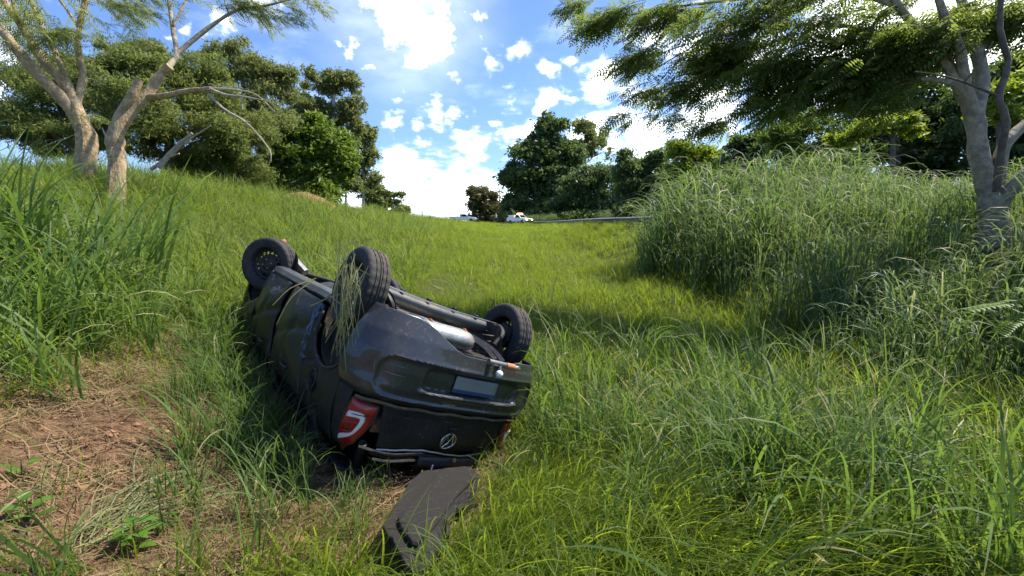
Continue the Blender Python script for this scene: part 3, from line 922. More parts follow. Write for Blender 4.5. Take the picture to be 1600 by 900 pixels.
def lamp(sgn):
    """tail lamp wrapped round the corner"""
    if sgn < 0:
        c = [(l_of_y(.605), .715), (l_of_x(-.47), .705), (l_of_x(-.385), 1.10), (l_of_y(.69), 1.0)]
    else:
        c = [(l_of_y(.535), .715), (l_of_x(-.47), .705), (l_of_x(-.385), 1.08), (l_of_y(.60), .99)]
    def P(a, b_, up):
        l = ((1 - a) * ((1 - b_) * c[0][0] + b_ * c[3][0]) + a * ((1 - b_) * c[1][0] + b_ * c[2][0]))
        z = ((1 - a) * ((1 - b_) * c[0][1] + b_ * c[3][1]) + a * ((1 - b_) * c[1][1] + b_ * c[2][1]))
        l = l - .03 * np.sin(b_ * np.pi) * (1 - a)
        d = np.interp(z, TZ, TD) + up + .0 * l
        xy = outline(sgn * l, 0); n = outline(sgn * l, 1.0) - xy
        return np.concatenate([xy + n * np.asarray(d)[..., None], np.asarray(z)[..., None]], -1)
    A, B_ = np.meshgrid(np.linspace(0, 1, 14), np.linspace(0, 1, 18), indexing='ij')
    root = panel('tail_lamp', P(A, B_, .014 + .010 * np.sin(A * np.pi) * np.sin(B_ * np.pi)), M['red'], out=(-1, sgn, 0), solid=.03)
    per = [(s_, 0) for s_ in np.linspace(0, 1, 8)] + [(1, s_) for s_ in np.linspace(0, 1, 10)] + [(s_, 1) for s_ in np.linspace(1, 0, 8)] + [(0, s_) for s_ in np.linspace(1, 0, 10)]
    per = np.array(per)
    MB().tube(P(per[:, 0], per[:, 1], .006), .010, 6).build('lamp_seal', M['trim_brown'], root)
    a_ = np.linspace(0, 1, 12)
    MB().tube(P(a_, .24 + .02 * a_, .020 + .010 * np.sin(a_ * np.pi)), .0035, 5).build('lens_seam', M['trim_brown'], root)
    A2, B2 = np.meshgrid(np.linspace(.40, .80, 8), np.linspace(.40, .62, 6), indexing='ij')
    panel('reflector', P(A2, B2, .0265 + 0 * A2), M['red_deep'], root, out=(-1, sgn, 0), solid=.004)
    # C-shaped clear light guide
    path = spline([(.86, .28), (.45, .27), (.30, .34), (.30, .56), (.42, .70), (.90, .74)], 40)
    tn = np.gradient(path, axis=0); tn /= np.linalg.norm(tn, axis=1)[:, None]; nr = np.stack([-tn[:, 1], tn[:, 0]], -1)
    rows = []
    for k_ in (-.085, -.055, .055, .085):
        q = path + nr * k_ * np.array([1.0, .75])
        rows.append(P(q[:, 0], q[:, 1], .030 if abs(k_) < .06 else .020))
    panel('light_guide', np.stack(rows), M['lamp_white'], root, out=(-1, sgn, 0), solid=.01)
    return root
lamp(-1); lamp(1)

# emblem: ring with the two letters, proud of the tailgate
def on_tail(y, z, up):
    y = np.asarray(y, float); l = np.sign(y + 1e-9) * l_of_y(np.abs(y))
    xy = outline(l, 0); n = outline(l, 1.0) - xy
    return np.concatenate([xy + n * (tail_d(l, np.asarray(z)) + up)[..., None], np.asarray(z)[..., None]], -1)
EC = (.005, .885)
ang = np.linspace(0, 2 * np.pi, 37)
em = MB()
em.tube(on_tail(EC[0] + .062 * np.cos(ang), EC[1] + .062 * np.sin(ang), .012), .0062, 8)
def stroke(pts):
    pts = np.array(pts) * .062
    em.tube(on_tail(EC[0] - pts[:, 0], EC[1] + pts[:, 1], .012), .0044, 6)
stroke([(-.42, .86), (-.02, .12), (.02, .12), (.42, .86)])
stroke([(-.80, .52), (-.42, -.78), (-.02, .02), (.02, .02), (.42, -.78), (.80, .52)])
em.build('emblem', M['chrome'], tailgate)
hd = MB(); hd.tube(on_tail(np.linspace(-.03, .035, 8), np.full(8, .785), .008), .006, 6)
hd.tube(on_tail(np.array([.0, .004]), np.array([.80, .83]), .006), .014, 8)
hd.build('tailgate_lock', M['plastic'], tailgate)

# broken rear window frame and the trim that hangs out of it
fr = MB()
for z_, dd, k_ in ((1.05, -.115, .55), (1.10, -.15, .50), (1.03, -.095, .66)):
    lp = np.linspace(-k_, k_ * .75, 30); xy = outline(lp, dd)
    fr.tube(np.stack([xy[:, 0], xy[:, 1], z_ + .01 * np.sin(lp * 12)], -1), .012, 6)
for s_ in (-1, 1):
    lp = s_ * np.array([l_of_y(.62), l_of_y(.55)]); xy = outline(lp, -.12); xy2 = outline(lp, -.35)
    fr.tube(spline([(xy[0][0], xy[0][1], 1.0), (.5 * (xy[0][0] + xy2[1][0]), .5 * (xy[0][1] + xy2[1][1]), 1.14), (xy2[1][0], xy2[1][1], 1.27)], 8), .03, 8)
fr.build('rear_window_frame', M['plastic'], car)
L2, A = np.meshgrid(np.linspace(-.18, .40, 20), np.linspace(0, 1, 8), indexing='ij')
xy = outline(L2, -.055 - .03 * A)
G = np.concatenate([xy, (1.015 + (.115 - .02 * L2) * A + .015 * np.sin(A * 6))[..., None]], -1)
G[..., 0] -= .03 * np.sin(A * np.pi)
trim = panel('hanging_trim', G, M['plastic'], solid=.02)
MB().tube(np.stack([np.linspace(G[3, -2][0], G[15, -2][0], 8) - .012, np.linspace(G[3, -2][1], G[15, -2][1], 8), np.linspace(G[3, -3][2], G[15, -3][2], 8)], -1), .004, 6).build('trim_rib', M['steel'], trim)
MB().box((G[10, 0][0] - .02, G[10, 0][1], G[10, 0][2] + .01), (.02, .03, .03)).build('lock_striker', M['yellow_mud'], trim, bevel=.006)
MB().box((G[4, 5][0] - .02, G[4, 5][1], G[4, 5][2]), (.012, .012, .045)).build('clip', M['white'], trim, bevel=.004)

# --- sides
ARC = .345
def zlow_side(x):
    z = np.full_like(np.asarray(x, float), .20)
    for cx in (0.0, 2.465):
        k_ = np.abs(x - cx) < ARC
        z = np.where(k_, np.maximum(z, .29 + .01 + np.sqrt(np.maximum(ARC ** 2 - (x - cx) ** 2, 0))), z)
    return z
def side_patch(sgn, x0, x1, z0, z1, nx, nz, dent=0.0, seed=0, off=0.0, crown=0.0):
    a = np.linspace(0, 1, nx)[:, None]; b_ = np.linspace(0, 1, nz)[None, :]
    f = lambda q, s_: q(s_) if callable(q) else q
    x = f(x0, b_) * (1 - a) + f(x1, b_) * a
    z = f(z0, x) * (1 - b_) + f(z1, x) * b_
    x, z = np.broadcast_arrays(x, z)
    y = side_y(x, z) + off + crown * np.sin(a * np.pi) * np.sin(b_ * np.pi) + dent * snoise(x, z * 1.2, 5.5, seed) + dent * .5 * snoise(x, z, 13, seed + 1)
    y = y - dent * 1.1 * np.maximum(0, 1 - np.abs(z - .60 - .12 * np.sin(3 * x + seed)) / .05) - dent * .9 * np.maximum(0, 1 - np.abs(x - x.mean() - .5 * (z - .6)) / .07) * (z > .45)
    return np.stack([x, sgn * y, z], -1)
for sgn in (-1, 1):
    dmg = 1.0 if sgn < 0 else .5
    out = (0, sgn, 0)
    # quarter panel: side piece from the door edge round to the lamp
    q = panel('quarter_panel', side_patch(sgn, lambda b_: -.30 + 0 * b_, lambda b_: .43 - .10 * b_, lambda x: np.maximum(zlow_side(x), .30), 1.06, 46, 26, .020 * dmg, 70 + sgn), M['paint_dirty'], out=out)
    ll0 = float(l_of_x(-.305))
    c0 = lambda b_: float(l_of_x(-.45)) + .03 * b_
    G = rear_patch(c0, ll0, .655, 1.06, 16, 20, lambda l, z: np.interp(z, TZ, TD) * sstep(ll0, .75, l) + np.interp(z, ZP, DP) * sstep(.75, ll0, l) + .004 * snoise(l, z, 9, 5))
    G[..., 1] *= sgn
    panel('rear_corner_panel', G, M['paint_dirty'], out=(-.3, sgn, 0))
    panel('rear_door', side_patch(sgn, lambda b_: .46 - .12 * b_, lambda b_: 1.14 + .04 * np.sin(b_ * 3) * dmg, .235, lambda x: 1.0 + 0 * x, 34, 30, .022 * dmg, 80 + sgn, .012 * dmg, .03 * dmg), M['door'], out=out, solid=.03)
    panel('front_door', side_patch(sgn, lambda b_: 1.30 + .05 * np.sin(b_ * 3) * dmg, lambda b_: 2.09 + .05 * b_, .235, lambda x: .98 + 0 * x, 34, 30, .020 * dmg, 84 + sgn, .004, .028 * dmg), M['door'], out=out, solid=.03)
    panel('front_fender', side_patch(sgn, lambda b_: 2.105 + .05 * b_, 3.12, lambda x: np.maximum(zlow_side(x), .22), lambda x: .92 - .20 * sstep(2.4, 3.2, x), 44, 22, .02 * dmg, 88 + sgn), M['paint'], out=out)
    # sill
    sx = np.linspace(.36, 2.08, 30)
    sec = [(-.10, .245), (-.02, .235), (.0, .21), (-.02, .165), (-.09, .150), (-.16, .155)]
    G = np.stack([np.stack([sx, sgn * (np.interp(sx, WX, WY) - .03 + dy + .006 * snoise(sx, sx * 0, 6, 3)), z_ + .012 * dmg * snoise(sx, sx * 0, 3.5, 9)], -1) for dy, z_ in sec], 1)
    panel('sill', G, plain('grey_sill', (.075, .08, .085), .34, .3, .2, 5, (.09, .07, .045), .4, .2, 30, .3) if sgn < 0 else M['paint'], out=out)
    # shut pillar behind the rear door, door edge frames
    for xx, z0_, z1_ in ((.445, .27, 1.0), (1.235, .22, 1.0)):
        zz = np.linspace(z0_, z1_, 12)
        xs = xx - (.12 * (zz - z0_) / .73 if xx < 1 else 0 * zz)
        pb = MB().tube(np.stack([xs, sgn * (side_y(xs, zz) - .035), zz], -1), .022, 8)
        pb.build('door_pillar', M['plastic'], car)
    # handles
    for hx in (.62, 1.42):
        zz = np.full(8, .86); xs = np.linspace(hx, hx + .17, 8)
        MB().tube(np.stack([xs, sgn * (side_y(xs, zz) + .028 + .012 * np.sin(np.linspace(0, np.pi, 8))), zz], -1), .012, 8).build('door_handle', M['plastic'], car)
    # wheel-arch liners
    for cx in (0.0, 2.465):
        th = np.linspace(-.1, np.pi + .1, 24)
        G = np.stack([np.stack([cx + .352 * np.cos(th), np.full_like(th, sgn * yy), .30 + .352 * np.sin(th)], -1) for yy in (.765, .66, .52)], 1)
        MB().grid(G).build('wheel_arch_liner', M['under'], car)
        th = np.linspace(0, 2 * np.pi, 30)
        MB().add(np.stack([cx + .35 * np.cos(th[:-1]), np.full(29, sgn * .53), .33 + .35 * np.sin(th[:-1])], -1), [list(range(29))]).build('arch_back', M['under'], car)
    # arch lip
    th = np.linspace(.05, np.pi - .05, 30); xs = 0 + .345 * np.cos(th); zz = .30 + .345 * np.sin(th)
    MB().tube(np.stack([xs, sgn * (side_y(xs, zz) - .004), zz], -1), .011, 6).build('arch_lip', M['paint'], car)
    # pillars of the crushed cabin and its side glass
    for (xb, xt) in ((2.1, 1.65), (1.23, 1.1), (.0, -.05)):
        cb = MB().tube(spline([(xb, sgn * .75, .97), (.5 * (xb + xt), sgn * .69, 1.12), (xt, sgn * .60, 1.25)], 6), .035, 8)
        cb.build('cabin_pillar', M['paint'], car)
    for (x0_, x1_) in ((.12, 1.17), (1.30, 1.98)):
        G = np.stack([np.stack([np.linspace(x0_, x1_ - .25 * a_ * (x1_ > 1.5), 6), np.full(6, sgn * (.742 - .14 * a_)), np.full(6, .985 + .24 * a_)], -1) for a_ in (0, .5, 1)], 1)
        panel('side_window', G, M['glass'], out=out, solid=.005)

# filler pocket, torn liner and yellow foam on the side seen
fp = MB()
th = np.linspace(0, 2 * np.pi, 29)[:-1]
rg = []
for r_, dy in ((1.15, .004), (1.0, .010), (.92, -.002), (.86, -.03), (.3, -.035), (.05, -.035)):
    xs = .10 + .058 * r_ * np.cos(th); zz = .785 + .078 * r_ * np.sin(th)
    rg.append(np.stack([xs, -(side_y(np.full(28, .10), np.full(28, .785)) + dy), zz], -1))
rg = np.stack(rg); rg = np.concatenate([rg, rg[:, :1]], 1)
fp.grid(rg).build('fuel_filler', M['plastic'], car)
MB().revolve([(.0, .02), (.02, .02), (.026, .012), (.028, -.01)], 16).build('fuel_cap', M['plastic'], car, loc=(.105, -.795, .79))
tr_ = MB()
r_ = np.random.default_rng(5)
for k_ in range(5):
    z_ = np.linspace(.26, .64, 10)
    tr_.tube(np.stack([.43 - .1 * (z_ - .26) + .012 * k_ + .012 * r_.normal(0, 1, 10), -(side_y(np.full(10, .4), z_) - .004 + .01 * r_.normal(0, 1, 10)), z_], -1), .012 + .008 * r_.uniform(0, 1, 10), 6)
tr_.build('torn_metal_edge', M['blue_metal'], car)
A, B_ = np.meshgrid(np.linspace(0, 1, 9), np.linspace(0, 1, 9), indexing='ij')
G = np.stack([.36 + .10 * A + .02 * snoise(A, B_, 6, 1), -.81 - .02 * np.sin(A * 3.1) * np.sin(B_ * 3.1) - .02 * snoise(A, B_, 9, 2), .56 + .14 * B_ + .03 * A], -1)
panel('crumpled_metal', G, M['blue_metal'], out=(0, -1, 0))
G = np.stack([.32 + .05 * A, -.79 - .03 * np.sin(A * 3.1) * np.sin(B_ * 3.1), .40 + .12 * B_], -1)
panel('foam_block', G, M['yellow_mud'], out=(0, -1, 0))

# --- roof, bonnet, nose
A, B_ = np.meshgrid(np.linspace(0, 1, 24), np.linspace(-1, 1, 20), indexing='ij')
G = np.stack([-.35 + 2.05 * A, .62 * B_, 1.245 + .035 * (1 - B_ ** 2) - .03 * np.abs(np.sin(A * 5)) + .015 * snoise(A * 3, B_ * 2, 3, 7)], -1)
panel('roof', G, M['paint'], out=(0, 0, 1))
G = np.stack([2.10 + 1.10 * A, (.74 - .10 * A) * B_, .96 - .22 * A ** 1.5 + .02 * snoise(A * 3, B_ * 2, 3, 17)], -1)
panel('bonnet', G, M['paint'], out=(0, 0, 1))
zz = np.linspace(.2, .74, 14); yy = np.linspace(-1, 1, 24)
Y2, Z2 = np.meshgrid(yy, zz, indexing='ij')
G = np.stack([3.24 - .20 * np.abs(Y2) ** 3 + .05 * np.sin((Z2 - .2) / .54 * 3.1), Y2 * .74, Z2], -1)
panel('front_bumper', G, M['paint'], out=(1, 0, 0))
wg = MB()
G = np.stack([np.stack([np.linspace(2.1, 1.65, 6), np.full(6, yy_), np.linspace(.97, 1.24, 6)], -1) for yy_ in (-.66, 0, .66)])
wg.grid(G).build('windscreen', M['glass'], car, solid=.005)

# --- underside
A, B_ = np.meshgrid(np.linspace(0, 1, 60), np.linspace(-1, 1, 36), indexing='ij')
X2 = -.56 + 3.65 * A
yw = .72 * np.ones_like(X2)
yw = np.where(np.abs(X2) < .36, .52, yw); yw = np.where(np.abs(X2 - 2.465) < .36, .50, yw)
Y2 = B_ * yw
Z2 = .235 + .05 * np.exp(-(Y2 / .13) ** 2) * (X2 > .3) + .09 * sstep(.25, .1, X2) + .012 * np.sin(Y2 * 22) + .004 * snoise(X2, Y2, 8, 3)
panel('floor_pan', np.stack([X2, Y2, Z2], -1), M['under'], out=(0, 0, -1), solid=.02)
MB().box((.95, 0, .215), (.62, .95, .11)).build('fuel_tank', M['under'], car, bevel=.03)
ax = MB()
yb = np.linspace(-.62, .62, 24)
ax.tube(np.stack([.05 + .0 * yb, yb, .035 + .02 * np.cos(yb * 2.4) + .03 * yb], -1), .064, 14)
for s_ in (-1, 1):
    ax.tube(spline([(.05, s_ * .55, .05), (.30, s_ * .56, .12), (.52, s_ * .55, .22)], 8), .035, 8)
    ax.tube([(-.01, s_ * .56, .06), (-.01, s_ * .66, .05)], [.06, .06], 10)
ax.build('rear_axle_beam', plain('dusty_axle_paint', (.10, .10, .095), .38, .5, .2, 6, MUD, .4), car)
for s_ in (-1, 1):
    th = np.linspace(0, 2 * np.pi * 5, 90)
    MB().tube(np.stack([-.10 + .055 * np.cos(th), s_ * .50 + .055 * np.sin(th), np.linspace(.07, .33, 90)], -1), .0075, 6).build('coil_spring', M['under'], car)
    MB().tube(spline([(-.16, s_ * .58, .09), (-.14, s_ * .56, .25), (-.12, s_ * .53, .48)], 5), [.03, .03, .026, .026, .024], 10).build('shock_absorber', M['under'], car)
    MB().tube(spline([(.0, s_ * .62, .05), (-.08, s_ * .60, -.0), (-.2, s_ * .57, .05), (-.22, s_ * .5, .16)], 14), .022, 8).build('trailing_bracket', M['under'], car)
MB().tube(np.stack([-.02 + 0 * yb, yb, -.035 + .02 * np.cos(yb * 2.4) + .03 * yb], -1), .007, 6).build('brake_line', M['steel'], car)
for q in (-.38, -.12, .15, .40):
    MB().box((.03, q, -.03 + .03 * q), (.05, .03, .03)).build('line_clip', M['plastic'], car, bevel=.006)
for q in (-.30, .02):
    MB().tube(spline([(-.34, q, .13), (-.40, q - .02, .085), (-.47, q, .14)], 10), .009, 6).build('muffler_strap', M['rust'], car)
mf = MB()
yb = np.linspace(-.44, .10, 16)
rad = .085 * np.sqrt(np.clip(1 - np.abs((yb + .17) / .28) ** 6, .02, 1))
V, F = tube(np.stack([-.40 + .0 * yb, yb, .175 + 0 * yb], -1), rad, 20)
V[:, 0] = -.40 + (V[:, 0] + .40) * 1.35
mf.add(V, F)
mf.build('muffler', M['silver'], car)
hs = MB()
A, B_ = np.meshgrid(np.linspace(0, 1, 14), np.linspace(0, 1, 18), indexing='ij')
hs.grid(fix(np.stack([-.30 + .22 * A, -.42 + .72 * B_, .165 + .03 * np.sin(A * 3.1) + .006 * np.sin(B_ * 60) * (A > .2)], -1), (0, 0, -1)))
hs.build('heat_shield', plain('dusty_heat_shield', (.42, .38, .31), .45, .5, .25, 9, (.36, .22, .12), .6, .4, 30), car, solid=.004)
MB().tube(spline([(-.38, .0, .20), (-.1, .12, .14), (.3, .16, .17), (.9, .12, .165), (1.6, .05, .17), (2.3, .0, .2)], 40), .025, 10).build('exhaust_pipe', M['steel'], car)
# tow hitch: two flat bars, cross tube with orange sleeve, ball
for k_, dy in enumerate((.10, .18)):
    MB().tube(spline([(-.22, dy - .02, .13), (-.42, dy - .01, .145), (-.60, dy, .17), (-.735, dy + .01, .22)], 14), [.022] * 14, 4).build('hitch_bar', M['plastic'], car)
MB().tube([(-.76, .03, .235), (-.76, .20, .235)], .022, 12).build('hitch_tube', M['steel'], car)
MB().tube([(-.76, .205, .235), (-.76, .29, .235)], .024, 12).build('hitch_sleeve', plain('orange_sleeve', (.42, .17, .07), .7, 0, .3, 20), car)
MB().tube([(-.76, .295, .235), (-.76, .33, .235), (-.76, .35, .235)], [.018, .02, .008], 12).build('hitch_end', M['chrome'], car)
tb = MB(); th = np.linspace(-np.pi / 2, np.pi / 2, 9)
tb.revolve([(.001 + .027 * math.cos(q), .027 * math.sin(q)) for q in th], 16, axis=2)
tb.build('tow_ball', M['white'], car, loc=(-.79, .14, .30))
MB().tube([(-.77, .14, .24), (-.79, .14, .285)], .012, 8).build('ball_neck', M['steel'], car)
MB().box((-.30, .56, .30), (.50, .012, .02), Matrix.Rotation(.25, 3, 'Z')).build('shield_edge', M['steel'], car)
# dark shell so that one cannot see through the car
sh = MB()
sh.box((1.3, 0, .62), (3.3, 1.36, .68))
sh.build('inner_shell', M['under'], car)
MB().box((-.34, 0, .60), (.34, 1.12, .62)).build('boot_shell', M['under'], car)

# --- wheels
def wheel(cx, cy, cz, sgn, camber=0.0, steer=0.0):
    w_ = bpy.data.objects.new('wheel', None); COL.objects.link(w_); w_.parent = car
    w_.location = (cx, cy, cz); w_.rotation_euler = (camber, 0, steer)
    half = [(.186, -.068), (.20, -.080), (.225, -.089), (.255, -.090), (.276, -.083), (.288, -.070), (.2905, -.056), (.2905, -.046), (.283, -.044), (.283, -.038), (.291, -.036), (.2915, -.014), (.284, -.012), (.284, -.006), (.292, -.004)]
    half = [(r * 1.045 if r > .2 else r, h) for r, h in half]
    prof = half + [(r, -h) for r, h in half[::-1]]
    nseg = 120
    mb = MB(); mb.revolve(prof, nseg, 1)
    V = mb.V[0]; m_ = len(prof)
    for i in range(nseg):
        if i % 4 == 0:
            for j in (5, 6, 7, 10, 11):
                for jj in (j, m_ - 1 - j):
                    V[i * m_ + jj, [0, 2]] *= .982
    mb.build('tyre', M['rubber'], w_)
    rm = MB()
    pr = [(.188, .070), (.192, .074), (.186, .066), (.176, .052), (.166, .020), (.150, .012), (.143, .018), (.108, .034), (.098, .036), (.075, .030), (.062, .040), (.045, .046), (.040, .036), (.001, .034)]
    pr = [(r, sgn * h) for r, h in pr]
    rm.revolve(pr, 64, 1, skip=lambda i, j: j == 6 and i % 4 in (0, 1))
    rm.revolve([(.188, .070 * sgn), (.182, .0), (.18, -.066 * sgn), (.19, -.072 * sgn)], 48, 1)
    rm.build('rim', M['rim'], w_)
    dr = MB(); dr.revolve([(.001, -.035 * sgn), (.11, -.035 * sgn), (.118, -.025 * sgn), (.118, .005 * sgn), (.05, .008 * sgn), (.001, .008 * sgn)], 36, 1)
    dr.revolve([(.001, -.05 * sgn), (.04, -.05 * sgn), (.045, -.03 * sgn)], 24, 1)
    dr.build('brake_drum', M['under'], w_)
    bo = MB()
    for q in range(4):
        a_ = q * math.pi / 2 + .4
        bo.tube([(.05 * math.cos(a_), sgn * .035, .05 * math.sin(a_)), (.05 * math.cos(a_), sgn * .05, .05 * math.sin(a_))], .009, 6)
    bo.build('wheel_bolts', M['steel'], w_)['kind'] = 'stuff'
    return w_
wheel(0, -.735, .03, -1)
wheel(0, .77, .075, 1)
wheel(2.56, -.72, .20, -1, -.10, -.72)
wheel(2.50, .70, .20, 1, .06, -.5)
# crumpled end of the front suspension showing behind the front wheel
MB().tube(spline([(2.75, -.60, -.06), (2.85, -.55, -.02), (2.80, -.45, .06), (2.6, -.3, .18)], 12), [.03, .04, .05, .045, .04, .05, .05, .05, .05, .05, .05, .05], 8).build('suspension_arm', M['steel'], car)
MB().tube(spline([(2.62, -.66, -.075), (2.68, -.62, -.10), (2.74, -.60, -.06)], 6), .03, 8).build('rusty_bracket', M['rust'], car)

# ------------------------------------------------------------------ parcel shelf lying in front
def C(x, y, z):
    return CW @ np.array([x, y, z]) + CT
s_top_l = ground_hit(668, 742); corners_px = [(652, 742), (742, 735), (750, 762), (733, 800), (703, 805), (700, 845), (655, 895), (630, 880), (612, 838), (598, 822)]
PZ = lambda p: p
# plane through three ground points lifted a little
g1, g2, g3 = ground_hit(690, 745), ground_hit(600, 822), ground_hit(652, 893)
g1 = g1 + np.array([0, 0, .24]); g2 = g2 + np.array([0, 0, .16]); g3 = g3 + np.array([0, 0, .13])
nrm = np.cross(g2 - g1, g3 - g1); nrm /= np.linalg.norm(nrm)
if nrm[2] < 0:
    nrm = -nrm
def on_plane(px, py):
    d = ray(px, py)
    return EYE + d * (np.dot(g1 - EYE, nrm) / np.dot(d, nrm))
shelf = empty('parcel_shelf', on_plane(672, 812), 'black felt covered parcel shelf thrown out on the grass below the tailgate', 'parcel shelf')
o0 = on_plane(672, 812)
def slab(px, thick, up, name, mat, parent, bev=.008):
    P_ = np.array([on_plane(*q) for q in px]) - o0 + nrm * up
    n = len(P_)
    V = np.concatenate([P_, P_ - nrm * thick])
    F = [list(range(n)), list(range(2 * n - 1, n - 1, -1))] + [[i, i + n, (i + 1) % n + n, (i + 1) % n] for i in range(n)]
    me = mesh(name, V, F, mat, False)
    o = obj(name, me, parent)
    md = o.modifiers.new('bevel', 'BEVEL'); md.width = bev; md.segments = 2; md.limit_method = 'ANGLE'
    return o
slab(outl, .045, 0, 'shelf_panel', M['carpet'], shelf)
slab([(690, 738), (728, 734), (742, 752), (715, 778), (683, 822), (652, 858), (640, 856), (622, 826), (620, 816), (640, 790)], .034, .034, 'raised_felt', M['carpet'], shelf, .016)
for a_, b_ in (((699, 812), (698, 842)), ((728, 795), (714, 800))):
    pa, pb_ = on_plane(*a_) - o0, on_plane(*b_) - o0
    MB().tube([pa + nrm * .012, (pa + pb_) / 2 + nrm * .02, pb_ + nrm * .012], .012, 6).build('hinge_pin', M['plastic'], shelf)

# ------------------------------------------------------------------ straw on the car, cut grass, scraps, weeds
def blade_bundle(name, paths, width, mat, label, cat, kind=None, group=None):
    V = []; F = []; TI = []; n = 0
    o0_ = np.asarray(paths[0][0], float)
    for P_ in paths:
        P_ = spline(np.asarray(P_, float) - o0_, 9); ti = rng.uniform(0, 1); wv = width * rng.uniform(.6, 1.4)
        T = np.gradient(P_, axis=0); T /= np.linalg.norm(T, axis=1)[:, None]
        sd = np.cross(T, EYE - o0_ - P_ + rng.normal(0, .6, 3)); sd /= np.linalg.norm(sd, axis=1)[:, None]
        up = np.cross(sd, T)
        for i in range(9):
            w_ = wv * (1 - .7 * abs(i / 8 - .3))
            V += [P_[i] - sd[i] * w_ / 2, P_[i] + up[i] * w_ * .22, P_[i] + sd[i] * w_ / 2]; TI += [ti] * 3
            if i:
                F += [[n - 3, n - 2, n + 1, n], [n - 2, n - 1, n + 2, n + 1]]
            n += 3
    o = obj(name, mesh(name, V, np.array(F), mat, True, {'tint': TI}))
    o.location = o0_
    return tag(o, label, cat, group, kind)
paths = []
for i in range(34):
    t0 = 3.12 + .05 * rng.normal()
    a_ = rng.uniform(0, 1)
    p0 = at(548 + 12 * rng.normal(), 415 + 16 * rng.normal(), t0 + .05)
    p1 = at(543 + 9 * rng.normal(), 470 + 18 * rng.normal(), t0 - .03)
    p2 = at(537 + 15 * rng.normal(), 535 + 24 * rng.normal(), t0 - .02)
    paths.append([p0, p1, p2])
for i in range(12):
    t0 = 3.1 + .05 * rng.normal()
    c_ = np.array([540 + 14 * rng.normal(), 440 + 22 * rng.normal()]); d_ = rng.normal(0, 1, 2) * np.array([24, 26])
    paths.append([at(c_[0] - d_[0], c_[1] - d_[1], t0), at(c_[0] + 3, c_[1] - 3, t0 - .04), at(c_[0] + d_[0], c_[1] + d_[1], t0 + .02)])
blade_bundle('straw_bunch', paths, .006, M['cut'], 'bunch of pale grass stems caught in the near rear wheel', 'straw')
def car_straw(pts, label):
    blade_bundle('dry_straw_blade', [[C(*p) for p in pts]], .009, M['stalk'], label, 'straw')
car_straw([(.80, -.78, .10), (1.1, -.86, .27), (1.28, -.90, .48)], 'long pale straw stem leaning across the two side doors, upper one')
car_straw([(.82, -.79, .12), (.95, -.87, .33), (1.02, -.89, .60)], 'pale straw stem lying on the rear door, the lower of two')
# cut bundle lying on the bank
pa, pb_ = ground_hit(118, 878), ground_hit(318, 722)
dv = (pb_ - pa); sdv = np.array([-dv[1], dv[0], 0]) / np.linalg.norm(dv)
paths = []
for i in range(62):
    f0 = rng.uniform(-.05, .45); L_ = np.linalg.norm(dv) * rng.uniform(.35, .75); a_ = math.atan2(dv[1], dv[0]) + rng.normal(0, .28)
    q0 = pa + dv * f0 + sdv * rng.normal(0, .05); d_ = np.array([math.cos(a_), math.sin(a_), 0]); e_ = np.array([-d_[1], d_[0], 0]) * rng.normal(0, .05)
    paths.append([np.array([q[0], q[1], H(q[0], q[1]) + .02 + .07 * rng.uniform()]) for q in (q0, q0 + d_ * L_ * .35 + e_, q0 + d_ * L_ * .7 + e_ * .8, q0 + d_ * L_ - e_)])
blade_bundle('cut_grass_bundle', paths, .0055, M['cut'], 'sheaf of cut pale green grass stems lying on the bare soil', 'grass bundle')
for i, (px, py, lab) in enumerate(((241, 760, 'white paper scrap on the soil beside the sheaf of cut grass'), (368, 487, 'small white scrap at the far door edge of the wreck'), (398, 794, 'tiny white scrap on straw in front of the car'))):
    p = ground_hit(px, py)
    A, B_ = np.meshgrid(np.linspace(-1, 1, 6), np.linspace(-1, 1, 5), indexing='ij')
    s_ = (.032, .03, .012)[i]
    G = np.stack([A * s_, B_ * s_ * .7, .012 * np.sin(A * 2 + B_ * 3) + .01 * A + .035], -1)
    o = MB().grid(G).build('paper_scrap', M['paper'], solid=.002, loc=p)
    tag(o, lab, 'paper scrap')

